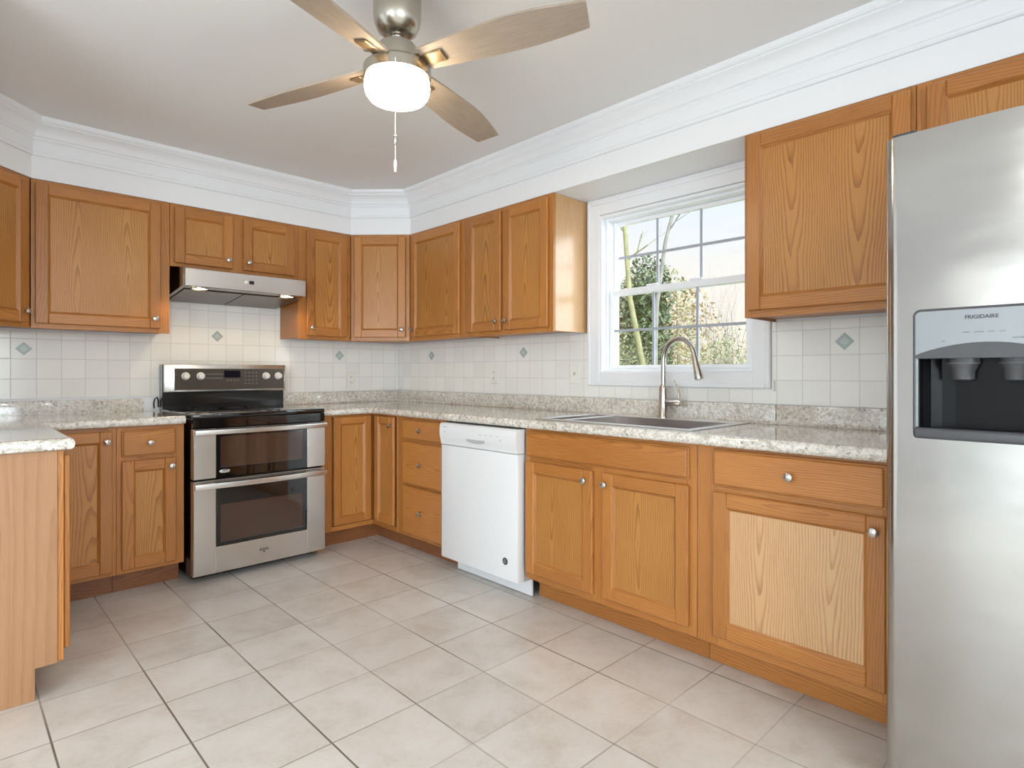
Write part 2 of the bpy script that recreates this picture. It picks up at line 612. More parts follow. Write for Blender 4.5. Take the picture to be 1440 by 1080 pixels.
        if caps and closed:
            fs.append(tuple(range(m)) if side < 0 else tuple(range(m))[::-1])
            e = tuple((n - 1) * m + j for j in range(m))
            fs.append(e[::-1] if side < 0 else e)
        s._add(vs, fs, mi, 'x')

    def build(s, name, mats, parent=None, smooth=None, fix=False):
        me = bpy.data.meshes.new(name)
        me.from_pydata(s.v, [], s.f)
        if not isinstance(mats, (list, tuple)):
            mats = [mats]
        for m in mats:
            me.materials.append(M[m] if isinstance(m, str) else m)
        uvl = me.uv_layers.new(name='UVMap')
        at = me.attributes.new('tone', 'FLOAT', 'FACE')
        at.data.foreach_set('value', s.tone)
        flat = [c for f in s.uv for q in f for c in q]
        uvl.data.foreach_set('uv', flat)
        me.polygons.foreach_set('material_index', s.mi)
        if fix:
            bm = bmesh.new()
            bm.from_mesh(me)
            bmesh.ops.recalc_face_normals(bm, faces=bm.faces)
            bm.to_mesh(me)
            bm.free()
        me.update()
        if smooth:
            me.polygons.foreach_set('use_smooth', [True] * len(me.polygons))
            me.set_sharp_from_angle(angle=math.radians(smooth))
        o = bpy.data.objects.new(name, me)
        COL.objects.link(o)
        if parent is not None:
            o.parent = parent
        return o


def thing(name, label, cat, loc=(0, 0, 0), rz=0.0, group=None):
    o = bpy.data.objects.new(name, None)
    COL.objects.link(o)
    o.empty_display_size = 0.05
    o.location = loc
    o.rotation_euler = (0, 0, rz)
    return tag(o, label, cat, group)


def tag(o, label=None, cat=None, group=None, kind=None):
    if label:
        o['label'] = label
    if cat:
        o['category'] = cat
    if group:
        o['group'] = group
    if kind:
        o['kind'] = kind
    return o


def struct(o):
    o['kind'] = 'structure'
    return o


def lettering(name, txt, size, mat, parent, mtx, depth=0.0003, spacing=1.0, bold=0.0):
    """printed or embossed words, centred; local x runs along the line"""
    cu = bpy.data.curves.new(name, 'FONT')
    cu.body = txt
    cu.size = size
    cu.extrude = depth
    cu.offset = bold
    cu.align_x = 'CENTER'
    cu.align_y = 'CENTER'
    cu.space_character = spacing
    tmp = bpy.data.objects.new(name, cu)
    COL.objects.link(tmp)
    dg = bpy.context.evaluated_depsgraph_get()
    me = bpy.data.meshes.new_from_object(tmp.evaluated_get(dg))
    bpy.data.objects.remove(tmp)
    me.materials.clear()
    me.materials.append(M[mat])
    o = bpy.data.objects.new(name, me)
    COL.objects.link(o)
    o.parent = parent
    o.matrix_local = mtx
    return o


# ------------------------------------------------------------------ room shell
CEIL = 2.437
XW, YF, XD, YD = -5.5, -7.0, -3.02, -1.62     # west wall, front wall, kitchen's left wall, step to the dining end
UZ0, UZ1 = 1.372, 2.134
WY0, WY1, WZ0, WZ1 = -2.945, -2.065, 1.135, 2.040   # kitchen window opening

b = MB(); b.box(XW - 0.15, 0.15, YF - 0.15, 0.15, -0.12, 0.0); struct(b.build('floor', 'floor'))
b = MB(); b.box(XW - 0.15, 0.15, YF - 0.15, 0.15, CEIL, CEIL + 0.12); struct(b.build('ceiling', 'ceil'))
b = MB(); b.box(XD - 0.1, 0.0, 0.0, 0.15, 0, CEIL); struct(b.build('wall_back', 'wall'))
b = MB()
b.box(0.0, 0.15, WY1, 0.15, 0, CEIL)
b.box(0.0, 0.15, YF, WY0, 0, CEIL)
b.box(0.0, 0.15, WY0, WY1, 0, WZ0)
b.box(0.0, 0.15, WY0, WY1, WZ1, CEIL)
struct(b.build('wall_right', 'wall'))
b = MB(); b.box(XD - 0.1, XD, YD, 0.0, 0, CEIL); struct(b.build('wall_left', 'wall'))
b = MB(); b.box(XW, XD - 0.1, YD, YD + 0.12, 0, CEIL); struct(b.build('wall_dining', 'wall'))
b = MB()
b.box(XW - 0.15, XW, YF, -5.4, 0, CEIL)
b.box(XW - 0.15, XW, -2.8, YD + 0.12, 0, CEIL)
b.box(XW - 0.15, XW, -5.4, -2.8, 2.11, CEIL)
struct(b.build('wall_west', 'wall'))
b = MB()
b.box(XW, -4.4, YF - 0.15, YF, 0, CEIL)
b.box(-2.0, 0.15, YF - 0.15, YF, 0, CEIL)
b.box(-4.4, -2.0, YF - 0.15, YF, 0, 0.6)
b.box(-4.4, -2.0, YF - 0.15, YF, 2.1, CEIL)
struct(b.build('wall_front', 'wall'))

# soffit above the wall cabinets, flush with their face frames
SO = 0.303
soff = [(-2.715, -1.60), (-2.715, -0.61), (-2.41, -SO - 0.002), (-0.61, -SO - 0.002), (-SO, -0.61), (-SO, -6.99)]
b = MB()
b.prism([(XD + 0.001, -0.001)] + [(XD + 0.001, -1.60)] + soff + [(-0.001, -6.99), (-0.001, -0.001)], 'z', 2.136, CEIL - 0.001)
struct(b.build('wall_soffit', 'wall', fix=True))

# crown moulding built up in steps on the soffit
cp = [(0.0, 2.252), (0.010, 2.252), (0.014, 2.258), (0.014, 2.268), (0.008, 2.274), (0.010, 2.330), (0.016, 2.336), (0.016, 2.344),
      (0.024, 2.350), (0.030, 2.364), (0.040, 2.380), (0.054, 2.394), (0.068, 2.402), (0.068, 2.408), (0.076, 2.412), (0.082, 2.420), (0.084, 2.4365), (0.0, 2.4365)]
b = MB(); b.sweep([(o + 0.0005, z) for o, z in cp], soff, side=-1)
struct(b.build('trim_1', 'trim', smooth=22, fix=True))
# small white strip under the soffit where it meets the wall over the window
b = MB(); b.box(-0.016, -0.001, -3.03, -1.985, 2.123, 2.135); struct(b.build('trim_2', 'trim'))


# backsplash of white tile with sage accent diamonds
def diamond(b, axis, u, z, r=0.037):
    def P(a, c, o):
        return (-0.0075 - o, a, c) if axis == 'y' else (a, -0.0075 - o, c)
    for rr, o, mi in ((r, 0.0006, 1), (r * 0.55, 0.0012, 2)):
        cs = [(u - rr, z), (u, z - rr), (u + rr, z), (u, z + rr)]
        f = [P(a, c, o) for a, c in cs]
        k = [P(a, c, 0) for a, c in cs]
        b._add(f + k, [(0, 1, 2, 3)] + [(i, (i + 1) % 4, 4 + (i + 1) % 4, 4 + i) for i in range(4)], mi)


b = MB()
b.box(XD + 0.001, -0.0085, -0.0075, -0.0005, 1.0025, 1.372)
b.box(-1.777, -1.0, -0.0075, -0.0005, 1.372, 1.76)
b.box(-1.777, -1.0, -0.0075, -0.0005, 0.9, 1.0025)
for u, z in ((-2.4175, 1.275), (-1.4215, 1.385), (-0.538, 1.275)):
    diamond(b, 'x', u, z)
struct(b.build('wall_back_tile', ['tile_x', 'accent', 'accent2'], fix=True))
b = MB()
b.box(-0.0075, -0.0005, -1.984, -0.0085, 1.0025, 1.372)
b.box(-0.0075, -0.0005, -3.028, -1.984, 1.0025, 1.0705)
b.box(-0.0075, -0.0005, -4.0, -3.028, 1.0025, 1.372)
for u in (-0.4650, -1.4550, -3.3250):
    diamond(b, 'y', u, 1.275)
struct(b.build('wall_right_tile', ['tile_y', 'accent', 'accent2'], fix=True))


# ------------------------------------------------------------------ kitchen window
def build_window():
    r = thing('window_1', 'white double hung window over the sink, three panes wide', 'window', (0, -2.505, 1.07))
    r['kind'] = 'structure'
    def part(b, name, mats, parent=r, **k):
        o = b.build(name, mats, parent, **k)
        o.location = (0, 2.505, -1.07) if parent is r else (0, 0, 0)
        return o
    # casing: stepped profile round the opening
    Y0, Y1, Z0, Z1 = -3.026, -1.986, 1.071, 2.122
    b = MB()
    w = 0.064
    def ring(y0, y1, z0, z1, t, x0, x1, g=0.004):
        b.box(x0, x1, y0, y0 + t, z0, z1, bev=g)
        b.box(x0, x1, y1 - t, y1, z0, z1, bev=g)
        b.box(x0, x1, y0 + t, y1 - t, z0, z0 + t, bev=g)
        b.box(x0, x1, y0 + t, y1 - t, z1 - t, z1, bev=g)
    ring(Y0, Y1, Z0, Z1, w + 0.016, -0.016, -0.0005)
    ring(Y0, Y1, Z0, Z1, 0.022, -0.024, -0.0155)
    part(b, 'casing', 'trim')
    # jamb and vinyl frame in the wall thickness
    b = MB()
    ring(WY0 + 0.0005, WY1 - 0.0005, WZ0 + 0.0005, WZ1 - 0.0005, 0.016, -0.010, 0.145, 0.002)
    ring(WY0 + 0.0165, WY1 - 0.0165, WZ0 + 0.0165, WZ1 - 0.0165, 0.014, 0.028, 0.14, 0.002)
    part(b, 'frame', 'vinyl')
    y0, y1 = WY0 + 0.031, WY1 - 0.031
    zm = 1.602
    def sash(name, z0, z1, x, top, bot, mun_z, peak):
        b = MB()
        st = 0.026
        b.box(x, x + 0.026, y0, y0 + st, z0, z1, bev=0.002)
        b.box(x, x + 0.026, y1 - st, y1, z0, z1, bev=0.002)
        b.box(x, x + 0.026, y0 + st, y1 - st, z0, z0 + bot, bev=0.002)
        b.box(x, x + 0.026, y0 + st, y1 - st, z1 - top, z1, bev=0.002)
        o = part(b, name, 'vinyl')
        b = MB()
        for k in (1, 2):
            y = y0 + st + (y1 - y0 - 2 * st) * k / 3
            b.box(x + 0.008, x + 0.016, y - 0.007, y + 0.007, z0 + bot, z1 - top)
        b.box(x + 0.0085, x + 0.0155, y0 + st, y1 - st, mun_z - 0.007, mun_z + 0.007)
        part(b, 'muntin_grid', 'grille', o)
        b = MB()
        b.box(x + 0.0105, x + 0.0135, y0 + st - 0.004, y1 - st + 0.004, z0 + bot - 0.004, z1 - top + 0.004)
        part(b, 'glass_pane', 'glass', o)
        if peak:
            b = MB()
            for k in (1, 2):
                y = y0 + st + (y1 - y0 - 2 * st) * k / 3
                b.box(x - 0.012, x + 0.008, y - 0.035, y + 0.035, z1 - 0.002, z1 + 0.010, bev=0.005)
            part(b, 'sash_lock', 'vinyl', o)
    sash('upper_sash', zm - 0.018, WZ1 - 0.031, 0.086, 0.022, 0.034, 1.803, False)
    sash('lower_sash', WZ0 + 0.031, zm + 0.014, 0.044, 0.034, 0.020, 1.382, True)
    # sill of the vinyl unit
    b = MB(); b.box(0.0, 0.043, WY0 + 0.017, WY1 - 0.017, WZ0 + 0.017, WZ0 + 0.024); part(b, 'sill', 'vinyl')


build_window()


def big_glazing(name, label, horizontal, a0, a1, z0, z1, pos, n, cat):
    r = thing(name, label, cat, (pos, (a0 + a1) / 2, z0) if not horizontal else ((a0 + a1) / 2, pos, z0))
    r['kind'] = 'structure'
    def bx(b, p0, p1, q0, q1, s0, s1):
        off = r.location
        if horizontal:
            b.box(p0 - off.x, p1 - off.x, q0 - off.y, q1 - off.y, s0 - off.z, s1 - off.z)
        else:
            b.box(q0 - off.x, q1 - off.x, p0 - off.y, p1 - off.y, s0 - off.z, s1 - off.z)
    q0, q1 = pos - 0.03, pos + 0.03
    b = MB()
    bx(b, a0 + 0.001, a0 + 0.06, q0, q1, z0, z1)
    bx(b, a1 - 0.06, a1 - 0.001, q0, q1, z0, z1)
    bx(b, a0 + 0.06, a1 - 0.06, q0, q1, z0 + 0.001, z0 + 0.06)
    bx(b, a0 + 0.06, a1 - 0.06, q0, q1, z1 - 0.06, z1 - 0.001)
    for k in range(1, n):
        c = a0 + (a1 - a0) * k / n
        bx(b, c - 0.035, c + 0.035, q0, q1, z0 + 0.06, z1 - 0.06)
    b.build('frame', 'vinyl', r)
    b = MB()
    for k in range(n):
        c0, c1 = a0 + (a1 - a0) * k / n, a0 + (a1 - a0) * (k + 1) / n
        bx(b, c0 + 0.036, c1 - 0.036, pos - 0.003, pos + 0.003, z0 + 0.05, z1 - 0.05)
    b.build('glass_pane', 'glass', r)


big_glazing('added_door_1', 'unseen white sliding glass door added to light the room', False, -5.4, -2.8, 0.0, 2.11, XW - 0.075, 2, 'door')  # unseen door, added to let daylight in
big_glazing('added_window_2', 'unseen wide white window added behind the kitchen for light', True, -4.4, -2.0, 0.6, 2.1, YF - 0.075, 3, 'window')  # window out of view, added for more daylight


# ------------------------------------------------------------------ cabinets
def knob(parent, x, z, y=-0.020):
    b = MB()
    b.lathe([(0.0075, 0.0), (0.006, 0.004), (0.0055, 0.010), (0.009, 0.013), (0.0148, 0.017), (0.0160, 0.0205), (0.0145, 0.0245), (0.009, 0.0275), (0.001, 0.0285)],
            (x, y, z), '-y', 20)
    return b.build('knob', 'nickel', parent, smooth=40, fix=True)


def door(parent, x0, x1, z0, z1, kn=None, st=0.055, name='door', pm='oakp'):
    b = MB()
    yf, yb = -0.0205, -0.001
    b.box(x0, x0 + st, yf, yb, z0, z1, 'z', bev=0.004)
    b.box(x1 - st, x1, yf, yb, z0, z1, 'z', bev=0.004)
    b.box(x0 + st - 0.001, x1 - st + 0.001, yf + 0.0006, yb, z0, z0 + st, 'x', bev=0.004)
    b.box(x0 + st - 0.001, x1 - st + 0.001, yf + 0.0006, yb, z1 - st, z1, 'x', bev=0.004)
    # moulded inner edge sloping down to the panel
    e, d0, d1 = 0.009, -0.0165, -0.0079
    xa, xb, za, zb = x0 + st, x1 - st, z0 + st, z1 - st
    O = [(xa - 0.001, d0, za - 0.001), (xb + 0.001, d0, za - 0.001), (xb + 0.001, d0, zb + 0.001), (xa - 0.001, d0, zb + 0.001)]
    I = [(xa + e, d1, za + e), (xb - e, d1, za + e), (xb - e, d1, zb - e), (xa + e, d1, zb - e)]
    for k in range(4):
        k2 = (k + 1) % 4
        b.quad(O[k], O[k2], I[k2], I[k], g='x' if k % 2 == 0 else 'z', tone=0.1)
    o = b.build(name, 'oak', parent)
    b = MB()
    b.box(xa - 0.004, xb + 0.004, -0.0078, -0.004, za - 0.004, zb + 0.004, 'z', tone=random.uniform(0.35, 0.75), off=(-xa + 0.235 * 40, random.uniform(0, 20)))
    b.build('panel', pm, o)
    if kn:
        knob(o, kn[0], kn[1])
    return o


def drawer(parent, x0, x1, z0, z1, kn=True, name='drawer'):
    b = MB()
    b.box(x0, x1, -0.012, -0.001, z0, z1, 'x', bev=0.002, tone=0.3)
    b.box(x0 + 0.006, x1 - 0.006, -0.0205, -0.0115, z0 + 0.006, z1 - 0.006, 'x', bev=0.005)
    o = b.build(name, 'oak', parent)
    if kn:
        knob(o, (x0 + x1) / 2, (z0 + z1) / 2)
    return o


def frame_rect(b, x0, x1, z0, z1, openings_x, rails, ft=0.019):
    """face frame: stiles at the given x ranges, rails at the given (x0, x1, z0, z1)"""
    for a, c in openings_x:
        b.box(a, c, 0.0, ft, z0, z1, 'z', bev=0.0012)
    for a, c, e, f in rails:
        b.box(a, c, 0.0003, ft, e, f, 'x', bev=0.001)


def carcass(parent, w, d, z0, z1, recess=0.012, mats=('oak', 'side'), left=0, right=0, lift=0.0105):
    b = MB()
    t = 0.012
    b.box(0.0008, t, 0.0195, d, z0 + lift, z1, 'z', mi=left)
    b.box(w - t, w - 0.0008, 0.0195, d, z0 + lift, z1, 'z', mi=right)
    b.box(t, w - t, 0.0195, d, z0 + recess, z0 + recess + t, 'x', tone=0.3)
    b.box(t, w - t, 0.0195, d, z1 - t, z1, 'x')
    b.box(t, w - t, d - 0.006, d, z0 + recess + t, z1 - t, 'z')
    return b.build('carcass', list(mats), parent)


def upper(label, loc, rz, w, doors, stiles, z0=UZ0, z1=UZ1, dz=(1.397, 2.114), d=0.2945, left=0, right=0, kz=None, group='oak wall cabinets', lift=0.0105):
    r = thing('wall_cabinet', label, 'cabinet', (loc[0], loc[1], 0), rz, group)
    b = MB()
    frame_rect(b, 0, w, z0, z1, stiles, [(stiles[k][1], stiles[k + 1][0], z0, dz[0] + 0.012) for k in range(len(stiles) - 1)]
               + [(stiles[k][1], stiles[k + 1][0], dz[1] - 0.012, z1) for k in range(len(stiles) - 1)])
    b.build('face_frame', 'oak', r)
    carcass(r, w, d, z0, z1, left=left, right=right, lift=lift)
    for x0, x1, side in doors:
        kx = x0 + 0.030 if side == 'l' else x1 - 0.030
        door(r, x0, x1, dz[0], dz[1], (kx, kz or dz[0] + 0.055) if side else None)
    return r


FR = -0.305      # face-frame plane of the wall cabinets
R = math.radians
# back wall, left of the hood
upper('wide single-door oak wall cabinet between the range hood and the left corner', (-2.413, FR), 0, 0.634, [(0.016, 0.585, 'r')], [(0, 0.03), (0.572, 0.634)], right=0)
# over the hood
upper('short two-door oak wall cabinet directly above the range hood', (-1.777, FR), 0, 0.775, [(0.020, 0.349, 'r'), (0.412, 0.742, 'l')],
      [(0, 0.033), (0.337, 0.424), (0.729, 0.775)], z0=1.768, dz=(1.788, 2.114), kz=1.838)
upper('narrow single-door oak wall cabinet just right of the range hood', (-1.000, FR), 0, 0.388, [(0.054, 0.355, 'l')], [(0, 0.068), (0.342, 0.388)], left=0)
# window wall, corner towards the window
upper('single-door oak wall cabinet on the window wall next to the diagonal corner', (FR, -0.612), -PI / 2, 0.603, [(0.026, 0.568, 'l')], [(0, 0.04), (0.555, 0.603)])
upper('two-door oak wall cabinet whose pale side faces the window', (FR, -1.217), -PI / 2, 0.757, [(0.040, 0.352, 'r'), (0.376, 0.728, 'l')], [(0, 0.054), (0.339, 0.389), (0.715, 0.757)], right=1, lift=0.004)
upper('single-door oak wall cabinet between the window and the refrigerator', (FR, -3.036), -PI / 2, 0.596, [(0.017, 0.583, None)], [(0, 0.031), (0.569, 0.596)], dz=(1.400, 2.118), lift=0.001)
upper('oak wall cabinet above the steel refrigerator', (FR, -3.634), -PI / 2, 0.93, [(0.030, 0.448, 'r'), (0.482, 0.900, 'l')], [(0, 0.044), (0.434, 0.496), (0.886, 0.93)], z0=1.81, dz=(1.83, 2.114))


def diagonal(label, loc, rz, kn, poly, dz=(1.397, 2.114)):
    r = thing('corner_wall_cabinet', label, 'cabinet', (loc[0], loc[1], 0), rz)
    w = 0.4299
    b = MB()
    st = [(0.002, 0.045), (w - 0.045, w - 0.002)]
    frame_rect(b, 0, w, UZ0, UZ1, st, [(0.045, w - 0.045, UZ0, dz[0] + 0.012), (0.045, w - 0.045, dz[1] - 0.012, UZ1)], ft=0.016)
    b.build('face_frame', 'oak', r)
    inv = Matrix.Rotation(-rz, 2)
    pl = [tuple(inv @ (Vector(p) - Vector(loc))) for p in poly]
    b = MB()
    b.prism(pl, 'z', UZ0 + 0.012, UZ1)
    b.build('carcass', 'oak', r, fix=True)
    door(r, 0.030, 0.400, dz[0], dz[1], (0.372, dz[0] + 0.055) if kn else (0.058, dz[0] + 0.055))


q = 0.0125
diagonal('diagonal oak corner wall cabinet between the range wall and the window wall', (-0.610, FR - 0.001), -PI / 4, True,
         [(-0.610 + q, -0.304 + q), (-0.304 + q, -0.610 + q), (-0.010, -0.610), (-0.010, -0.010), (-0.610, -0.010)])
diagonal('diagonal oak corner wall cabinet at the left end of the range wall', (-2.7195, -0.6105), PI / 4, True,
         [(-2.718 - q, -0.610 + q), (-2.414 - q, -0.304 + q), (-2.4145, -0.010), (-3.010, -0.010), (-3.010, -0.610)])


# base cabinets
BZ0, BZ1 = 0.115, 0.8665
FB = -0.610


def base(label, loc, rz, w, stiles, rails, d=0.60, left=0, right=0, kick=0.10, name='base_cabinet', kickmat='kick'):
    r = thing(name, label, 'cabinet', (loc[0], loc[1], 0), rz, 'oak base cabinets')
    b = MB()
    frame_rect(b, 0, w, BZ0, BZ1, stiles, rails)
    b.build('face_frame', 'oak', r)
    b = MB()
    t = 0.012
    b.box(0.0008, t, 0.0195, d, BZ0, BZ1, 'z', mi=left)
    b.box(w - t, w - 0.0008, 0.0195, d, BZ0, BZ1, 'z', mi=right)
    b.box(0.0008, t, kick + 0.012, d, 0.001, BZ0, 'x')
    b.box(w - t, w - 0.0008, kick + 0.012, d, 0.001, BZ0, 'x')
    b.box(t, w - t, 0.0195, d, BZ0, BZ0 + t, 'x')
    b.box(t, w - t, d - 0.008, d, BZ0 + t, BZ1, 'z')
    b.box(t, w - t, 0.0195, 0.024, BZ0 + t, BZ1, 'z', tone=0.1)
    b.build('carcass', ['oak', 'pale'], r)
    b = MB()
    b.box(0.0, w, kick, kick + 0.012, 0.0005, BZ0, 'x', bev=0.001)
    b.build('toe_kick', kickmat, r)
    return r


# back run, left of the range
r = base('full-height single-door oak base cabinet in the left corner of the range wall', (-2.413, FB), 0, 0.315, [(0, 0.045), (0.283, 0.315)],
         [(0.045, 0.283, 0.115, 0.150), (0.045, 0.283, 0.832, 0.8665)])
door(r, 0.034, 0.296, 0.136, 0.848, (0.271, 0.797))
r = base('narrow oak base cabinet with one drawer just left of the range', (-2.097, FB), 0, 0.312, [(0, 0.034), (0.258, 0.312)],
         [(0.034, 0.258, 0.115, 0.150), (0.034, 0.258, 0.832, 0.8665), (0.034, 0.258, 0.680, 0.722)])
door(r, 0.020, 0.271, 0.136, 0.692, (0.246, 0.648))
drawer(r, 0.020, 0.271, 0.712, 0.848)

# left run, facing the window wall; its pale end panel faces the camera
r = base('oak base cabinet of the short left run, its pale end panel towards the room', (-2.420, -1.508), PI / 2, 0.865, [(0, 0.03), (0.27, 0.32), (0.585, 0.865)],
         [(0.03, 0.27, 0.115, 0.150), (0.03, 0.27, 0.832, 0.8665), (0.32, 0.585, 0.115, 0.150), (0.32, 0.585, 0.832, 0.8665)], d=0.59)
door(r, 0.012, 0.285, 0.150, 0.848, (0.252, 0.790))
door(r, 0.305, 0.600, 0.150, 0.848, (0.335, 0.790))
b = MB()
b.prism([(0.0195, 0.8665), (0.595, 0.8665), (0.595, 0.001), (0.082, 0.001), (0.082, 0.112), (0.0195, 0.112)], 'x', -0.006, 0.0, g='z', tone=0.62)
o = b.build('end_panel', 'pale', r, fix=True)
o['label'] = 'pale veneer end panel'

# lazy-susan corner cabinet: two hinged doors meeting in the inner corner
r = thing('corner_base_cabinet', 'oak corner base cabinet with two doors meeting in the inner corner', 'cabinet', (-0.61, -0.61, 0))
b = MB()
b.box(-0.391, -0.305, 0.0, 0.019, BZ0, BZ1, 'z', bev=0.0012)
b.box(-0.392, -0.36, 0.019, 0.10, 0.001, BZ0, 'z')
b.box(-0.305, 0.0, 0.0003, 0.019, BZ0, 0.145, 'x')
b.box(-0.305, 0.0, 0.0003, 0.019, 0.855, BZ1, 'x')
b.box(0.0, 0.019, -0.304, -0.285, BZ0, BZ1, 'z', bev=0.0012)
b.box(0.0003, 0.019, -0.285, 0.0, BZ0, 0.145, 'y')
b.box(0.0003, 0.019, -0.285, 0.0, 0.855, BZ1, 'y')
b.build('face_frame', 'oak', r)
b = MB()
b.prism([(-0.390, 0.0195), (0.0195, 0.0195), (0.0195, -0.3035), (0.60, -0.3035), (0.60, 0.60), (-0.390, 0.60)], 'z', BZ0, BZ1)
b.build('carcass', 'oak', r, fix=True)
b = MB()
b.box(-0.36, 0.112, 0.10, 0.112, 0.0005, BZ0 - 0.0005, 'x')
b.box(0.10, 0.112, -0.304, 0.10, 0.0005, BZ0 - 0.0005, 'y')
b.build('toe_kick', 'kick', r)
door(r, -0.298, -0.024, 0.152, 0.856, None, st=0.05)
hold = bpy.data.objects.new('door', None)
d2 = door(r, 0.046, 0.279, 0.152, 0.856, (0.252, 0.800), st=0.05)
d2.rotation_euler = (0, 0, -PI / 2)
bpy.data.objects.remove(hold)

# three-drawer unit
r = base('three-drawer oak base cabinet left of the dishwasher', (FB, -0.916), -PI / 2, 0.498, [(0, 0.085), (0.463, 0.498)],
         [(0.085, 0.463, 0.115, 0.150), (0.085, 0.463, 0.838, 0.8665), (0.085, 0.463, 0.705, 0.735), (0.085, 0.463, 0.425, 0.455)])
for z0, z1 in ((0.728, 0.850), (0.446, 0.714), (0.136, 0.434)):
    drawer(r, 0.072, 0.476, z0, z1)

# sink base
r = base('oak sink base cabinet with two doors under the window', (FB, -2.060), -PI / 2, 0.925, [(0, 0.028), (0.417, 0.496), (0.883, 0.925)],
         [(0.028, 0.417, 0.115, 0.160), (0.496, 0.883, 0.115, 0.160), (0.028, 0.417, 0.832, 0.8665), (0.496, 0.883, 0.832, 0.8665),
          (0.028, 0.417, 0.690, 0.735), (0.496, 0.883, 0.690, 0.735)], kickmat='oak')
drawer(r, 0.014, 0.896, 0.727, 0.853, kn=False, name='false_drawer_front')
door(r, 0.014, 0.430, 0.150, 0.704, (0.393, 0.658))
door(r, 0.484, 0.896, 0.150, 0.704, (0.506, 0.655))
# drawer and door cabinet by the refrigerator
r = base('wide oak base cabinet with one drawer beside the refrigerator', (FB, -2.987), -PI / 2, 0.663, [(0, 0.081), (0.621, 0.663)],
         [(0.081, 0.621, 0.115, 0.160), (0.081, 0.621, 0.842, 0.8665), (0.081, 0.621, 0.684, 0.726)], kickmat='oak')
drawer(r, 0.069, 0.633, 0.719, 0.857)
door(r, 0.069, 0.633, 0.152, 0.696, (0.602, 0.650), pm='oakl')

# ------------------------------------------------------------------ worktops
CT, CB = 0.912, 0.868


def nosing_profile():
    pr = [(0.0, CT)]
    c = (CT + CB) / 2
    for k in range(9):
        a = PI / 2 - PI * k / 8
        pr.append((0.006 + 0.015 * math.cos(a), c + (CT - CB) / 2 * math.sin(a)))
    pr.append((0.0, CB))
    return pr


b = MB()
HX0, HX1, HY0, HY1 = -0.560, -0.085, -2.930, -2.120     # sink cut-out
b.box(-1.003, -0.63, -0.63, -0.022, CB, CT)
b.box(-0.63, -0.022, HY1, -0.022, CB, CT)
b.box(-0.63, HX0, HY0, HY1, CB, CT)
b.box(HX1, -0.022, HY0, HY1, CB, CT)
b.box(-0.63, -0.022, -3.049, HY0, CB, CT)
b.box(-0.63, -0.022, -3.656, -3.054, CB, CT)
b.box(-0.63, -0.022, -3.054, -3.049, CB, CT - 0.0006, mi=1)
b.sweep(nosing_profile(), [(-1.003, -0.63), (-0.63, -0.63), (-0.63, -3.656)], side=-1)
wt = b.build('countertop', ['granite', 'slot'], None, smooth=30)
tag(wt, 'speckled grey laminate worktop running from the range round the corner under the window', 'countertop')
b = MB()
b.box(-0.995, -0.0225, -0.0225, -0.0005, CB, 1.0, bev=0.004, seg=2)
b.box(-0.0225, -0.0005, -3.050, -0.0005, CB, 1.0, bev=0.004, seg=2)
b.box(-0.0225, -0.0005, -3.656, -3.0525, CB, 1.0, bev=0.004, seg=2)
# coved joint between worktop and upstand
b.sweep([(0.0, CT), (0.016, CT + 0.0003), (0.008, CT + 0.003), (0.003, CT + 0.008), (0.0, CT + 0.016)], [(-1.003, -0.0222), (-0.0222, -0.0222), (-0.0222, -3.656)], side=-1)
b.build('upstand', 'granite', wt, smooth=30)

b = MB()
b.box(-2.425, -1.786, -0.63, -0.022, CB, CT)
b.box(XD + 0.022, -2.425, -1.515, -0.022, CB, CT)
b.sweep(nosing_profile(), [(XD + 0.022, -1.520), (-2.412, -1.520), (-2.412, -0.63), (-1.786, -0.63)], side=-1)
b.box(-2.426, -2.411, -1.521, -0.629, CB + 0.0004, CT - 0.0004)
b.box(XD + 0.022, -2.412, -1.521, -1.514, CB + 0.0004, CT - 0.0004)
wl = b.build('countertop', 'granite', None, smooth=30)
tag(wl, 'speckled grey laminate worktop in the left corner beside the range', 'countertop')
b = MB()
b.box(XD + 0.001, -1.85, -0.0225, -0.0005, CB, 0.988, bev=0.004, seg=2)
b.box(XD + 0.001, XD + 0.022, -1.52, -0.0225, CB, 0.988, bev=0.004, seg=2)
b.build('upstand', 'granite', wl, smooth=30)

# ------------------------------------------------------------------ sink and faucet
r = thing('kitchen_sink', 'stainless steel drop-in sink set in the worktop below the window', 'sink', (-0.3225, -2.525, CT))
b = MB()
ox, oy = -0.3225, -2.525


def rim(b, x0, x1, y0, y1):
    b.box(x0 - ox, x1 - ox, y0 - oy, y1 - oy, 0.0004, 0.0050, bev=0.0015)


X0, X1, Y0, Y1 = -0.585, -0.050, -2.950, -2.098
BX0, BX1 = -0.545, -0.150
YA0, YA1, YB0, YB1 = -2.910, -2.275, -2.243, -2.135
rim(b, X0, BX0, Y0, Y1)
rim(b, BX1, X1, Y0, Y1)
rim(b, BX0, BX1, Y0, YA0)
rim(b, BX0, BX1, YA1, YB0)
rim(b, BX0, BX1, YB1, Y1)
b.build('rim', 'sink', r)


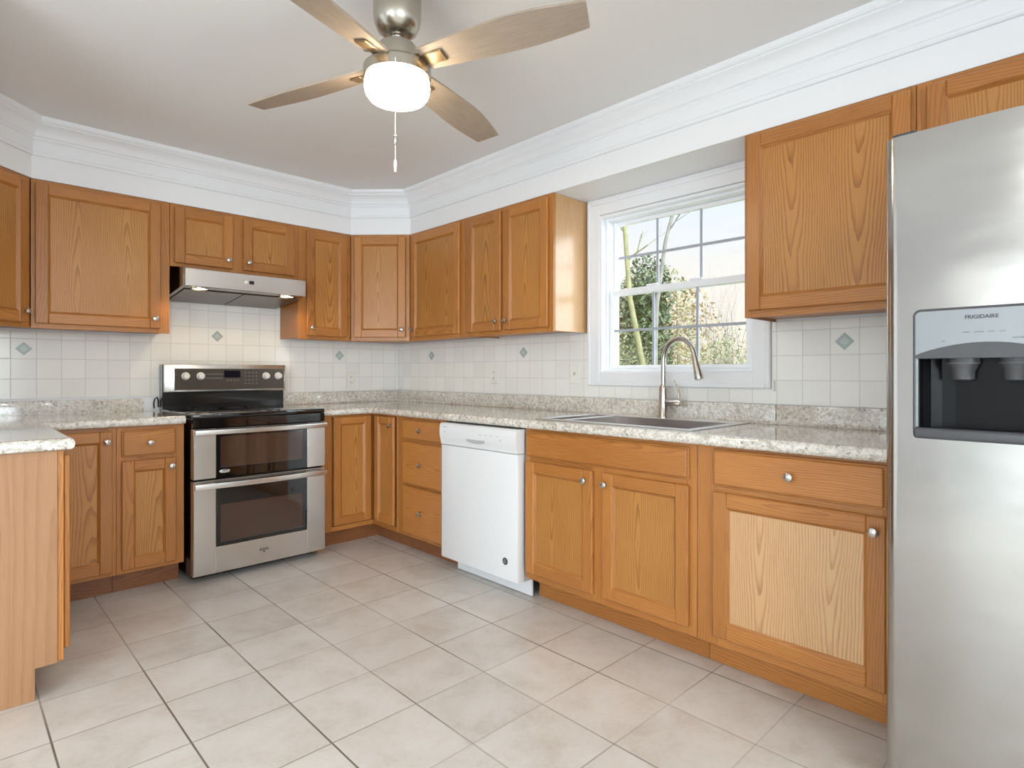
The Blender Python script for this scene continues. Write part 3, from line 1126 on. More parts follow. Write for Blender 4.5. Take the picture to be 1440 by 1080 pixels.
def bowl(x0, x1, y0, y1, dep):
    b = MB()
    x0, x1, y0, y1 = x0 - ox, x1 - ox, y0 - oy, y1 - oy
    t = 0.012
    T = [(x0, y0, 0.001), (x1, y0, 0.001), (x1, y1, 0.001), (x0, y1, 0.001)]
    Q = [(x0 + t, y0 + t, -dep), (x1 - t, y0 + t, -dep), (x1 - t, y1 - t, -dep), (x0 + t, y1 - t, -dep)]
    b._add(T + Q, [(k, 4 + k, 4 + (k + 1) % 4, (k + 1) % 4) for k in range(4)] + [(4, 7, 6, 5)], 0)
    o = b.build('bowl', 'bowl', r)
    b = MB()
    b.lathe([(0.04, -dep + 0.001), (0.04, -dep + 0.004), (0.03, -dep + 0.003)], ((x0 + x1) / 2, (y0 + y1) / 2, 0), 'z', 20)
    b.build('drain', 'chrome', o, smooth=30)


bowl(BX0, BX1, YA0, YA1, 0.17)
bowl(BX0, BX1, YB0, YB1, 0.12)

r = thing('faucet', 'brushed nickel gooseneck pull-down faucet behind the sink', 'faucet', (-0.095, -2.528, CT + 0.0052))
b = MB()
b.lathe([(0.030, 0.0), (0.030, 0.006), (0.025, 0.012), (0.023, 0.10), (0.021, 0.150), (0.015, 0.165)], (0, 0, 0), 'z', 24)
b.build('body', 'nickel', r, smooth=40)
sdir = Vector((-0.32, -0.947, 0)).normalized()
pts, rad = [], []
A = 0.110
for k in range(5):
    pts.append(Vector((0, 0, 0.150 + 0.133 * k / 4)))
for k in range(1, 17):
    a = PI * 0.94 * k / 16
    pts.append(Vector((0, 0, 0.283)) + sdir * (A - A * math.cos(a)) + Vector((0, 0, A * math.sin(a))))
b = MB()
b.tube(pts, 0.0125, 14)
b.build('gooseneck_spout', 'nickel', r, smooth=50)
e = pts[-1]
dd = (pts[-1] - pts[-2]).normalized()
b = MB()
b.tube([e - dd * 0.002, e + dd * 0.02, e + dd * 0.055, e + dd * 0.105, e + dd * 0.112], [0.0135, 0.0145, 0.0175, 0.0205, 0.0195], 16)
b.build('spray_head', 'nickel', r, smooth=40)
hd = Vector((0.05, -1, 0)).normalized()
b = MB()
h0 = Vector((0, 0, 0.082)) + hd * 0.018
b.tube([h0, h0 + hd * 0.072, h0 + hd * 0.078], [0.021, 0.021, 0.0185], 16)
h1 = h0 + hd * 0.066
b.tube([h1 + Vector((0, 0, 0.010)), h1 + Vector((0.008, 0.004, 0.04)), h1 + Vector((0.018, 0.024, 0.085)), h1 + Vector((0.022, 0.036, 0.105))], [0.008, 0.0065, 0.0055, 0.0050], 10)
b.build('lever_handle', 'nickel', r, smooth=40)

# ------------------------------------------------------------------ dishwasher
r = thing('dishwasher', 'white built-in dishwasher between the drawers and the sink cabinet', 'dishwasher', (-0.61, -1.4345, 0), -PI / 2)
w = 0.618
b = MB(); b.box(0.004, w - 0.004, 0.0, 0.56, 0.09, 0.858); b.build('tub', 'greyw', r)
b = MB(); b.box(0.0, w, -0.052, -0.001, 0.092, 0.735, bev=0.006, seg=2); b.build('door', 'white', r, smooth=35)
b = MB()
# control fascia: slightly proud with a scooped lower edge
pf = [(-0.001, 0.860), (-0.050, 0.860), (-0.060, 0.852), (-0.064, 0.825), (-0.064, 0.790), (-0.058, 0.768), (-0.052, 0.748), (-0.052, 0.738), (-0.001, 0.738)]
b.prism(pf, 'x', 0.0, w)
o = b.build('control_panel', 'white', r, smooth=35, fix=True)
b = MB()
n = 12
for k in range(n):
    a0, a1 = k / n, (k + 1) / n
    f = lambda t: 0.012 * (4 * t * (1 - t)) ** 0.6 + 0.001
    x0, x1 = 0.235 + 0.15 * a0, 0.235 + 0.15 * a1
    b.quad((x0, -0.0612, 0.776 - f(a0)), (x1, -0.0612, 0.776 - f(a1)), (x1, -0.0648, 0.785), (x0, -0.0648, 0.785))
b.build('handle_pocket', 'greyw', o, fix=True)
for x0, x1, z0, z1 in [(0.03, 0.065, 0.836, 0.841), (0.046, 0.054, 0.806, 0.815), (0.50, 0.51, 0.792, 0.802)] + [(0.34 + 0.045 * k, 0.355 + 0.045 * k, 0.812, 0.817) for k in range(4)]:
    b = MB()
    b.box(x0, x1, -0.0646 if z0 < 0.83 else -0.0630, -0.062, z0, z1)
    b.build('button_mark', 'greyw', o)
b = MB(); b.box(0.02, w - 0.004, 0.055, 0.065, 0.004, 0.092); b.build('kick_plate', 'white', r)
# round dark emblem near the lower right corner
b = MB()
b.lathe([(0.0185, 0.0), (0.0185, 0.0012), (0.0165, 0.0018)], (0.530, -0.0522, 0.186), '-y', 28)
o = b.build('emblem', 'charcoal', r, smooth=30, fix=True)
o['label'] = 'round dark grey emblem'
b = MB()
for z, x0, x1 in ((0.194, -0.008, 0.006), (0.186, -0.003, 0.009), (0.178, -0.008, 0.005)):
    b.box(0.530 + x0, 0.530 + x1, -0.0547, -0.0540, z - 0.0014, z + 0.0014)
b.box(0.522, 0.5245, -0.0547, -0.0540, 0.178, 0.195)
b.build('emblem_mark', 'print_', o)

# ------------------------------------------------------------------ range
r = thing('range', 'stainless double-oven electric range with black glass cooktop', 'stove', (-1.387, 0, 0))
RX = 0.379
b = MB()
b.box(-RX, RX, -0.655, -0.03, 0.035, 0.894, mi=0, bev=0.002)
b.box(-RX + 0.03, RX - 0.03, -0.60, -0.08, 0.006, 0.035)
b.build('body', 'black', r)
b = MB()
b.box(-RX - 0.001, RX + 0.001, -0.700, -0.085, 0.896, 0.921, bev=0.006, seg=2)
b.box(-RX, RX, -0.700, -0.656, 0.842, 0.895, bev=0.003)
b.build('cooktop', 'blackg', r, smooth=35)
b = MB()
for x, y, rr in ((-0.19, -0.52, 0.105), (0.19, -0.52, 0.085), (-0.19, -0.24, 0.08), (0.19, -0.24, 0.105), (0.0, -0.22, 0.05)):
    for q0 in (rr, rr * 0.6):
        b.lathe([(q0, 0.9212), (q0 - 0.003, 0.9213)], (x, y, 0), 'z', 36, cap=False)
b.build('burner_rings', 'charcoal', r)
# oven doors
YD0, YD1 = -0.706, -0.658


def oven_door(z0, z1, wx0, wx1, wz0, wz1, hz0, hz1):
    b = MB()
    b.box(-RX, wx0, YD0, YD1, z0, z1, bev=0.003)
    b.box(wx1, RX, YD0, YD1, z0, z1, bev=0.003)
    if wz0 - z0 > 0.02:
        b.box(wx0, wx1, YD0 + 0.0002, YD1, z0, wz0, bev=0.002)
    b.box(wx0, wx1, YD0 + 0.004, YD1, wz1, z1)
    o = b.build('oven_door', 'steel', r)
    b = MB()
    b.box(wx0, wx1, YD0 + 0.0015, YD1 + 0.004, max(wz0, z0), wz1, bev=0.001)
    g = b.build('window', 'blackg', o)
    iz0, iz1 = (wz0 + 0.058, wz1 - 0.022) if wz0 - z0 < 0.02 else (wz0 + 0.026, wz1 - 0.095)
    b = MB()
    b.box(wx0 + 0.022, wx1 - 0.030, YD0 + 0.0006, YD0 + 0.0014, iz0, iz1)
    b.build('viewing_pane', 'oveng', g)
    b = MB()
    b.box(wx0 + 0.02, wx1 - 0.02, YD0 + 0.0004, YD0 + 0.0016, iz0 - 0.004, iz0 - 0.0015)
    b.box(wx1 - 0.022, wx1 - 0.0195, YD0 + 0.0004, YD0 + 0.0016, iz0 - 0.004, iz1)
    b.build('window_edge_line', 'charcoal', g)
    # bowed flat-bar handle
    b = MB()
    npt = 18
    path = []
    for k in range(npt + 1):
        t = -1 + 2 * k / npt
        path.append(((RX - 0.004) * t, YD0 - 0.018 - 0.022 * (1 - t * t)))
    b.sweep([(0.0, hz0), (0.014, hz0 + 0.004), (0.016, (hz0 + hz1) / 2), (0.014, hz1 - 0.004), (0.0, hz1)], path, side=-1)
    for s0 in (-1, 1):
        b.box(s0 * (RX - 0.004), s0 * (RX - 0.034), YD0 - 0.022, YD0 + 0.002, hz0 + 0.003, hz1 - 0.003)
    b.build('handle', 'steel', o, smooth=35, fix=True)
    return o


ou = oven_door(0.566, 0.838, -0.262, 0.262, 0.568, 0.815, 0.806, 0.838)
ol = oven_door(0.045, 0.556, -0.262, 0.262, 0.188, 0.512, 0.512, 0.548)
b = MB(); b.lathe([(1, 0.0), (1, 0.0012), (0.85, 0.002)], (0, 0, 0), '-y', 28)
o = b.build('badge', 'chrome', ou, smooth=30, fix=True)
o.scale = (0.028, 1, 0.0105)
o.location = (-0.218, YD0 + 0.0012, 0.600)
o['label'] = 'small oval silver badge'
b = MB()
for k in range(5):
    b.box(-0.018 + 0.0075 * k, -0.0135 + 0.0075 * k, -0.0024, -0.0018, -0.003, 0.003)
o2 = b.build('badge_mark', 'greyw', ou)
o2.location = (-0.218, YD0 + 0.0010, 0.600)
# small engraved mark on the lower door
b = MB()
b.box(-0.028, 0.026, YD0 - 0.0006, YD0 + 0.0004, 0.118, 0.121)
for k in range(6):
    b.box(-0.026 + 0.009 * k, -0.021 + 0.009 * k, YD0 - 0.0006, YD0 + 0.0004, 0.122 + 0.001 * (k % 2), 0.132)
b.box(-0.006, 0.004, YD0 - 0.0006, YD0 + 0.0004, 0.106, 0.115)
b.build('engraved_mark', 'charcoal', ol)
# backguard
b = MB(); b.box(-0.376, 0.380, -0.085, -0.012, 0.90, 1.195, bev=0.004); bg = b.build('backguard', 'black', r)
b = MB()
b.box(-0.374, 0.383, -0.112, -0.0855, 1.022, 1.197, bev=0.006, seg=2)
fa = b.build('fascia', 'steel', bg, smooth=35)
b = MB(); b.box(-0.317, 0.372 - 0.004, -0.1145, -0.1118, 1.036, 1.170); b.build('control_panel', 'panelg', bg)
b = MB(); b.box(-0.026, 0.076, -0.1152, -0.1144, 1.112, 1.158); b.build('display', 'displ', bg)
marks = [(-0.145 + 0.016 * k, -0.134 + 0.016 * k, z, z + 0.006) for z in (1.132, 1.106) for k in range(7)]
marks += [(-0.01 + 0.022 * k, 0.002 + 0.022 * k, 1.092, 1.098) for k in range(4)]
marks += [(0.105 + 0.024 * k, 0.114 + 0.024 * k, 1.070 + 0.024 * q, 1.076 + 0.024 * q) for q in range(4) for k in range(4)]
for x0, x1, z0, z1 in marks:
    b = MB()
    b.box(x0, x1, -0.1150, -0.1144, z0, z1)
    b.build('key_mark', 'gasket', bg)

for x in (-0.255, -0.168, 0.244, 0.328):
    b = MB()
    b.lathe([(0.024, 0.0), (0.024, 0.004), (0.020, 0.006), (0.019, 0.026), (0.016, 0.030), (0.002, 0.031)], (x, -0.1146, 1.123), '-y', 22)
    b.box(x - 0.003, x + 0.003, -0.147, -0.140, 1.106, 1.140, bev=0.001)
    b.build('knob', 'plastic', bg, smooth=40, fix=True)
b = MB()
b.tube([(-0.405, -0.016, 0.925), (-0.410, -0.030, 0.96), (-0.405, -0.034, 0.985), (-0.392, -0.030, 0.992), (-0.384, -0.022, 0.97), (-0.383, -0.020, 0.93)], 0.004, 8)
b.build('power_cord', 'slot', r, smooth=50)

# ------------------------------------------------------------------ range hood
r = thing('range_hood', 'stainless under-cabinet range hood with two lit lamps', 'range hood', (-1.389, 0, 0))
HX = 0.362
b = MB()
b.prism([(-0.008, 1.766), (-0.32, 1.766), (-0.462, 1.742), (-0.462, 1.652), (-0.462, 1.640), (-0.008, 1.594)], 'x', -HX, HX)
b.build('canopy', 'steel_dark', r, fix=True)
b = MB(); b.box(-HX + 0.004, HX - 0.004, -0.488, -0.4625, 1.636, 1.738, bev=0.003); o = b.build('front_panel', 'steel', r)
b = MB()
b.lathe([(0.010, 0.0), (0.010, 0.0015)], (-0.022, -0.488, 1.690), '-y', 20)
b.build('power_button', 'plastic', o, fix=True)
b = MB(); b.box(-0.002, 0.026, -0.4892, -0.4878, 1.680, 1.700); b.build('button_panel', 'displ', o)


def under(y, dz=0.0):
    return 1.640 + (y + 0.462) / 0.454 * (1.594 - 1.640) - dz


for x0, x1 in ((-0.335, -0.004), (0.004, 0.335)):
    b = MB()
    y0, y1 = -0.385, -0.03
    P = [(x0, y0, under(y0) - 0.001), (x1, y0, under(y0) - 0.001), (x1, y1, under(y1) - 0.001), (x0, y1, under(y1) - 0.001)]
    Q = [(x, y, z - 0.004) for x, y, z in P]
    b._add(P + Q, [(0, 1, 2, 3), (7, 6, 5, 4)] + [(k, 4 + k, 4 + (k + 1) % 4, (k + 1) % 4) for k in range(4)], 0)
    f = b.build('grease_filter', 'filter', r, fix=True)
for x in (-0.262, 0.258):
    b = MB()
    b.lathe([(0.047, 0.0005), (0.047, -0.004), (0.039, -0.006)], (x, -0.425, under(-0.425)), 'z', 24, cap=False)
    o = b.build('lamp_ring', 'chrome', r, smooth=30, fix=True)
    b = MB()
    b.lathe([(0.039, -0.0040), (0.030, -0.0052), (0.002, -0.0056)], (x, -0.425, under(-0.425)), 'z', 24)
    b.build('lamp_lens', 'lens', o, smooth=40, fix=True)
    ld = bpy.data.lights.new('hood_lamp', 'SPOT')
    ld.energy = HOOD_W * 4
    ld.color = (1.0, 0.68, 0.36)
    ld.spot_size = math.radians(166)
    ld.spot_blend = 0.35
    ld.shadow_soft_size = 0.022
    lo = bpy.data.objects.new('hood_lamp', ld)
    COL.objects.link(lo)
    lo.parent = r
    lo.location = (x, -0.425, under(-0.425) - 0.030)
    lo.rotation_euler = (math.radians(-6), 0, 0)

# ------------------------------------------------------------------ refrigerator
r = thing('refrigerator', 'stainless side-by-side refrigerator with ice and water dispenser', 'refrigerator', (-0.06, -3.692, 0), -PI / 2)
# local: x to the right (room -Y), y = 0 at the back, front towards -y
FD = -0.864                     # door face
b = MB(); b.box(0.004, 0.906, -0.79, -0.0, 0.03, 1.745, bev=0.006); b.build('cabinet', 'gasket', r)
b = MB(); b.box(0.02, 0.89, -0.80, -0.76, 0.012, 0.095); b.build('kick_grille', 'charcoal', r)


def door_profile(x0, x1, n=26):
    """gently bowed front with rounded vertical edges, in plan"""
    pts = []
    rr = 0.032
    for k in range(7):
        a = PI - (PI / 2) * k / 6
        pts.append((x0 + rr + rr * math.cos(a), FD + rr - rr * math.sin(a)))
    for k in range(1, n):
        t = k / n
        x = x0 + rr + (x1 - x0 - 2 * rr) * t
        pts.append((x, FD - 0.006 * math.sin(PI * t)))
    for k in range(7):
        a = PI / 2 - (PI / 2) * k / 6
        pts.append((x1 - rr + rr * math.cos(a), FD + rr - rr * math.sin(a)))
    return pts


def fridge_door(x0, x1, z0, z1, hole=None):
    pts = door_profile(x0, x1)
    full = pts + [(x1, -0.80), (x0, -0.80)]
    b = MB()
    if hole is None:
        b.prism(full, 'z', z0, z1)
    else:
        hx0, hx1, hz0, hz1 = hole
        b.prism(full, 'z', z0, hz0)
        b.prism(full, 'z', hz1, z1)
        yf = lambda x: FD - 0.006 * math.sin(PI * (x - x0 - 0.032) / (x1 - x0 - 0.064))
        L = [p for p in pts if p[0] < hx0] + [(hx0, yf(hx0)), (hx0, -0.80), (x0, -0.80)]
        Rr = [(hx1, yf(hx1))] + [p for p in pts if p[0] > hx1] + [(x1, -0.80), (hx1, -0.80)]
        b.prism(L, 'z', hz0, hz1)
        b.prism(Rr, 'z', hz0, hz1)
        b.box(hx0, hx1, -0.797, -0.792, hz0, hz1)
    return b.build('door', 'fridge', r, smooth=25, fix=True)


DX0, DX1, DZ0, DZ1 = 0.060, 0.345, 0.978, 1.303
dl = fridge_door(-0.008, 0.398, 0.10, 1.760, (DX0 + 0.004, DX1 - 0.004, DZ0 + 0.004, DZ1 - 0.004))
dr = fridge_door(0.404, 0.908, 0.10, 1.760)
for x0, d_ in ((0.375, dl), (0.428, dr)):
    b = MB()
    b.tube([(x0, FD - 0.005, 0.55), (x0, FD - 0.045, 0.58), (x0, FD - 0.055, 0.70), (x0, FD - 0.055, 1.40), (x0, FD - 0.045, 1.52), (x0, FD - 0.005, 1.55)], 0.013, 12)
    b.build('handle', 'steel', d_, smooth=50)
b = MB(); b.box(0.006, 0.06, -0.845, -0.70, 1.7605, 1.775, bev=0.006, seg=2); b.build('hinge_cover', 'charcoal', r)
# dispenser: bezel, silver control panel with arched lower edge, dark cavity, nozzles, tray
FY = FD - 0.006
b = MB()
cr = 0.014
path = [(DX0 + 0.002, 0, DZ0 + 0.01), (DX0 + 0.002, 0, DZ1 - cr)]
path += [(DX0 + 0.002 + cr - cr * math.cos(a * PI / 12), 0, DZ1 - cr - 0.002 + cr * math.sin(a * PI / 12)) for a in range(1, 7)]
path += [(DX1 - 0.002 - cr + cr * math.sin(a * PI / 12), 0, DZ1 - cr - 0.002 + cr * math.cos(a * PI / 12)) for a in range(0, 6)]
path += [(DX1 - 0.002, 0, DZ1 - cr), (DX1 - 0.002, 0, DZ0 + 0.01)]
b.tube([(x, FY - 0.001, z) for x, _, z in path], 0.0036, 8)
bz = b.build('dispenser_bezel', 'charcoal', dl, smooth=50)
b = MB()
n = 24
ax0, ax1 = DX0 + 0.0035, DX1 - 0.0035
zc = lambda t: 1.188 + 0.030 * math.sin(PI * t) ** 0.8
top = [(ax0, DZ1 - 0.016), (ax0 + 0.004, DZ1 - 0.007), (ax0 + 0.013, DZ1 - 0.0035), (ax1 - 0.013, DZ1 - 0.0035), (ax1 - 0.004, DZ1 - 0.007), (ax1, DZ1 - 0.016)]
arc = [(ax1 + (ax0 - ax1) * k / n, zc(1 - k / n)) for k in range(n + 1)]
b.prism(top + arc, 'y', FY - 0.0035, FD + 0.012)
b.build('control_panel', 'silver', dl, fix=True)
b = MB()
arc2 = [(ax0 + (ax1 - ax0) * k / n, zc(k / n) - 0.0005) for k in range(n + 1)]
b.prism(arc2 + [(ax1, 1.180), (ax0, 1.180)], 'y', FY - 0.007, FD + 0.012)
b.build('dispenser_hood', 'charcoal', dl, smooth=30, fix=True)
b = MB()
zlo, zhi, yb_ = 1.006, 1.182, -0.812
# curved cavity walls
npt = 12
cav = [(ax0 + 0.006, FD)]
for k in range(npt + 1):
    a = PI * k / npt
    cx = (ax0 + ax1) / 2 - math.cos(a) * ((ax1 - ax0) / 2 - 0.006)
    cav.append((cx, FD + 0.004 + (yb_ - FD + 0.001) * min(1.0, 1.35 * math.sin(a)) ** 0.7))
cav.append((ax1 - 0.006, FD))
for k in range(len(cav) - 1):
    (x0, y0), (x1, y1) = cav[k], cav[k + 1]
    b.quad((x0, y0, zlo), (x1, y1, zlo), (x1, y1, zhi), (x0, y0, zhi))
b._add([(x, y, zhi) for x, y in cav], [tuple(range(len(cav)))], 0)
b._add([(x, y, zlo) for x, y in cav], [tuple(range(len(cav)))], 0)
b.build('dispenser_cavity', 'cavity', dl, smooth=40, fix=True)
b = MB()
b.box(ax0, ax0 + 0.0065, FY - 0.003, FD + 0.012, 1.006, 1.181, bev=0.001)
b.build('dispenser_side_trim', 'silver', dl)
b = MB()
b.box(ax1 - 0.0065, ax1, FY - 0.003, FD + 0.012, 1.006, 1.181, bev=0.001)
b.build('dispenser_side_trim', 'silver', dl)
b = MB(); b.box(DX0, DX1, FY - 0.012, FD + 0.02, DZ0, 1.006, bev=0.008, seg=3); b.build('drip_tray', 'charcoal', dl, smooth=40)
for cx, rr in ((DX0 + 0.095, 0.033), (DX0 + 0.195, 0.033)):
    b = MB()
    b.lathe([(rr, 1.1805), (rr, 1.170), (rr * 0.86, 1.158), (rr * 0.74, 1.150), (rr * 0.70, 1.128), (rr * 0.5, 1.124)], (cx, FD + 0.034, 0), 'z', 24)
    o = b.build('dispenser_nozzle', 'charcoal', dl, smooth=35, fix=True)
    b = MB()
    b.tube([(cx + rr * math.cos(2 * PI * k / 24), FD + 0.034 + rr * math.sin(2 * PI * k / 24), 1.168) for k in range(25)], 0.0012, 6, cap=False)
    b.build('nozzle_rim', 'gasket', o, smooth=40)


def front_m(x, z):
    return Matrix.Translation((x, FY - 0.0036, z)) @ Matrix.Rotation(PI / 2, 4, 'X')


lettering('brand_lettering', 'FRIGIDAIRE', 0.0125, 'darkprint', dl, front_m(0.1955, 1.2785), bold=0.0003)
lettering('button_lettering', 'CUBED', 0.0045, 'darkprint', dl, front_m(0.166, 1.2425))
lettering('button_lettering', 'CRUSHED', 0.0045, 'darkprint', dl, front_m(0.191, 1.2425))
lettering('button_lettering', 'LIGHT', 0.0045, 'darkprint', dl, front_m(0.214, 1.2425))
lettering('button_lettering', 'LOCK', 0.0045, 'darkprint', dl, front_m(0.234, 1.2425))
lettering('nozzle_lettering', 'ICE', 0.0045, 'darkprint', dl, front_m(0.122, 1.222))
lettering('nozzle_lettering', 'WATER', 0.006, 'darkprint', dl, front_m(0.262, 1.226))


# ------------------------------------------------------------------ ceiling fan
FC = Vector((-1.648, -2.478, 0))
r = thing('ceiling_fan', 'four-blade brushed nickel ceiling fan with a lit opal shade', 'ceiling fan', (FC.x, FC.y, CEIL))
z_ = lambda z: z - CEIL
b = MB()
b.lathe([(0.070, z_(CEIL - 0.0005)), (0.078, z_(2.425)), (0.078, z_(2.315)), (0.074, z_(2.290)), (0.064, z_(2.268)), (0.045, z_(2.255)), (0.024, z_(2.252))], (0, 0, 0), 'z', 36)
b.build('canopy', 'fan_nickel', r, smooth=35, fix=True)
b = MB()
b.lathe([(0.020, z_(2.2535)), (0.022, z_(2.246)), (0.016, z_(2.236)), (0.016, z_(2.222))], (0, 0, 0), 'z', 20)
b.build('downrod', 'fan_nickel', r, smooth=35, fix=True)
b = MB()
b.lathe([(0.030, z_(2.224)), (0.060, z_(2.219)), (0.064, z_(2.212)), (0.064, z_(2.168)), (0.078, z_(2.166)), (0.082, z_(2.162)), (0.082, z_(2.150))], (0, 0, 0), 'z', 40)
b.build('motor_housing', 'fan_nickel', r, smooth=35, fix=True)
b = MB()
b.lathe([(0.083, z_(2.1495)), (0.104, z_(2.1485)), (0.110, z_(2.143)), (0.110, z_(2.110)), (0.100, z_(2.106))], (0, 0, 0), 'z', 40)
b.build('light_kit', 'fan_nickel', r, smooth=35, fix=True)
b = MB()
b.lathe([(0.098, z_(2.1075)), (0.106, z_(2.100)), (0.107, z_(2.080)), (0.103, z_(2.060)), (0.092, z_(2.045)), (0.070, z_(2.036)), (0.035, z_(2.032)), (0.002, z_(2.0315))], (0, 0, 0), 'z', 40)
b.build('glass_shade', 'globe', r, smooth=60, fix=True)

PITCH = -13


def blade_mesh():
    b = MB()
    L0, L1 = 0.105, 0.660
    n = 16
    up, lo = [], []
    for k in range(n + 1):
        t = k / n
        x = L0 + (L1 - L0) * t
        wlead = 0.046 + 0.024 * math.sin(PI * min(1, t * 1.15) * 0.55)
        wtrail = 0.046 + 0.018 * math.sin(PI * min(1, t * 1.2) * 0.6)
        if t > 0.55:
            wtrail -= 0.030 * ((t - 0.55) / 0.45) ** 1.5
            wlead -= 0.012 * ((t - 0.55) / 0.45) ** 1.5
        up.append((x - (0.018 if k == n else 0), wlead))
        lo.append((x, -wtrail))
    poly = up + lo[::-1]
    b.prism(poly, 'z', -0.004, 0.004, g='x', tone=0.5)
    return b


blade_me = None
for k in range(4):
    ang = math.radians(109.42 + 90 * k)
    if blade_me is None:
        o = blade_mesh().build('blade', 'blade', r, fix=True)
        blade_me = o.data
        b = MB()
        b.box(0.085, 0.170, -0.022, 0.022, -0.0075, -0.0042, bev=0.002)
        b.box(0.140, 0.185, -0.024, 0.024, -0.011, -0.0042, bev=0.003)
        b.box(0.060, 0.130, -0.018, 0.018, 0.0042, 0.012, bev=0.002)
        ir = b.build('blade_iron', 'iron', o)
        first = o
        iron_me = ir.data
    else:
        o = bpy.data.objects.new('blade', blade_me)
        COL.objects.link(o)
        o.parent = r
        ir = bpy.data.objects.new('blade_iron', iron_me)
        COL.objects.link(ir)
        ir.parent = o
    o.matrix_local = Matrix.Translation((0, 0, z_(2.154))) @ Matrix.Rotation(ang, 4, 'Z') @ Matrix.Rotation(math.radians(PITCH), 4, 'X')
# pull chain on the side towards the camera
cd = Vector((-1.0, -1.35, 0)).normalized() * 0.113
b = MB()
b.tube([(cd.x * 0.94, cd.y * 0.94, z_(2.126)), (cd.x, cd.y, z_(2.122)), (cd.x, cd.y, z_(1.78))], 0.0017, 8)
pc = b.build('pull_chain', 'plastic', r, smooth=60)
b = MB()
b.lathe([(0.002, z_(1.882)), (0.006, z_(1.878)), (0.0065, z_(1.862)), (0.004, z_(1.852)), (0.002, z_(1.850))], (cd.x, cd.y, 0), 'z', 14)
b.build('chain_connector', 'nickel', pc, smooth=40, fix=True)
b = MB()
b.lathe([(0.0025, z_(1.806)), (0.0052, z_(1.800)), (0.0055, z_(1.786)), (0.0040, z_(1.770)), (0.0035, z_(1.766))], (cd.x, cd.y, 0), 'z', 14)
b.build('chain_fob', 'plastic', pc, smooth=40, fix=True)


# ------------------------------------------------------------------ unseen recessed lamps added behind the camera to brighten the room
def recessed(x, y, label):
    r = thing('added_recessed_light', label, 'ceiling light', (x, y, CEIL), 0, 'added recessed fill lights')
    b = MB()
    b.lathe([(0.085, -0.0005), (0.085, -0.004), (0.066, -0.007), (0.060, -0.003)], (0, 0, 0), 'z', 28, cap=False)
    b.build('trim_ring', 'trim', r, smooth=30, fix=True)
    b = MB()
    b.lathe([(0.060, -0.002), (0.058, -0.004), (0.002, -0.005)], (0, 0, 0), 'z', 28)
    b.build('lens', 'lens', r, fix=True)
    ld = bpy.data.lights.new('added_recessed_lamp', 'AREA')
    ld.shape = 'DISK'
    ld.size = 0.12
    ld.energy = CEIL_W
    ld.color = (0.94, 0.97, 1.0)
    lo = bpy.data.objects.new('added_recessed_lamp', ld)
    COL.objects.link(lo)
    lo.parent = r
    lo.location = (0, 0, -0.012)


recessed(-2.4, -5.5, 'added recessed fill light behind the camera, in the middle of the room')
recessed(-1.2, -6.3, 'added recessed fill light behind the camera, in the corner by the window wall')
recessed(-4.4, -4.2, 'added recessed fill light of the dining end, nearest the glass door')
recessed(-4.2, -6.3, 'added recessed fill light of the dining end, nearest the wide window')


# ------------------------------------------------------------------ outlets
def outlet(label, loc, rz, kind):
    r = thing('wall_outlet' if kind == 'o' else 'light_switch', label, 'outlet' if kind == 'o' else 'switch', loc, rz)
    b = MB(); b.box(-0.036, 0.036, -0.006, -0.0005, -0.058, 0.058, bev=0.002); b.build('plate', 'plastic', r)
    b = MB()
    if kind == 'o':
        for s in (-1, 1):
            b.box(-0.016, 0.016, -0.008, -0.006, s * 0.021 - 0.013, s * 0.021 + 0.013, bev=0.003)
        b.build('socket', 'plastic', r)
        b = MB()
        for s in (-1, 1):
            for x in (-0.006, 0.006):
                b.box(x - 0.0012, x + 0.0012, -0.0086, -0.0079, s * 0.021 - 0.004, s * 0.021 + 0.005)
            b.box(-0.002, 0.002, -0.0086, -0.0079, s * 0.021 - 0.010, s * 0.021 - 0.007)
        b.build('slots', 'slot', r)
    else:
        b.box(-0.005, 0.005, -0.014, -0.006, -0.010, 0.010, bev=0.002)
        b.build('toggle', 'greyw', r)


outlet('white outlet on the tiles of the range wall right of the range', (-0.443, -0.0076, 1.090), 0, 'o')
outlet('white outlet on the window-wall tiles under the single-door cabinet', (-0.0076, -1.178, 1.128), -PI / 2, 'o')
outlet('white toggle switch on the tiles just left of the window casing', (-0.0076, -1.885, 1.138), -PI / 2, 's')
b = MB(); b.box(-0.016, -0.0078, -3.044, -3.029, 1.060, 1.110, bev=0.003)  # small plain white block beside the casing
o = b.build('white_block', 'plastic')
tag(o, 'tiny white block on the tiles at the lower right corner of the window casing', 'clip')


# ------------------------------------------------------------------ garden outside the window
b = MB(); b.box(0.4, 30, -14, 22, -0.5, -0.3); o = b.build('ground', 'grass'); struct(o)
rnd = random.Random(11)


def limb(b, p, d, length, rad, depth, spread, gravity=0.0, seg=5, mi=0, tips=None):
    pts, rr = [p.copy()], [rad]
    n = 4
    for k in range(n):
        d = (d + Vector((rnd.uniform(-1, 1), rnd.uniform(-1, 1), rnd.uniform(-0.6, 0.6) + gravity)) * 0.16).normalized()
        p = p + d * (length / n)
        pts.append(p.copy())
        rr.append(rad * (1 - 0.45 * (k + 1) / n))
    b.tube(pts, rr, seg, mi, cap=False)
    if depth <= 0:
        if tips is not None:
            tips.append(p)
        return
    for k in range(rnd.choice((2, 3, 3))):
        i = rnd.choice((2, 3, 4, 4))
        nd = (d + Vector((rnd.uniform(-1, 1), rnd.uniform(-1, 1), rnd.uniform(-0.5, 0.8))) * spread).normalized()
        limb(b, pts[i], nd, length * rnd.uniform(0.55, 0.8), rr[i] * 0.62, depth - 1, spread, gravity, seg, mi, tips)


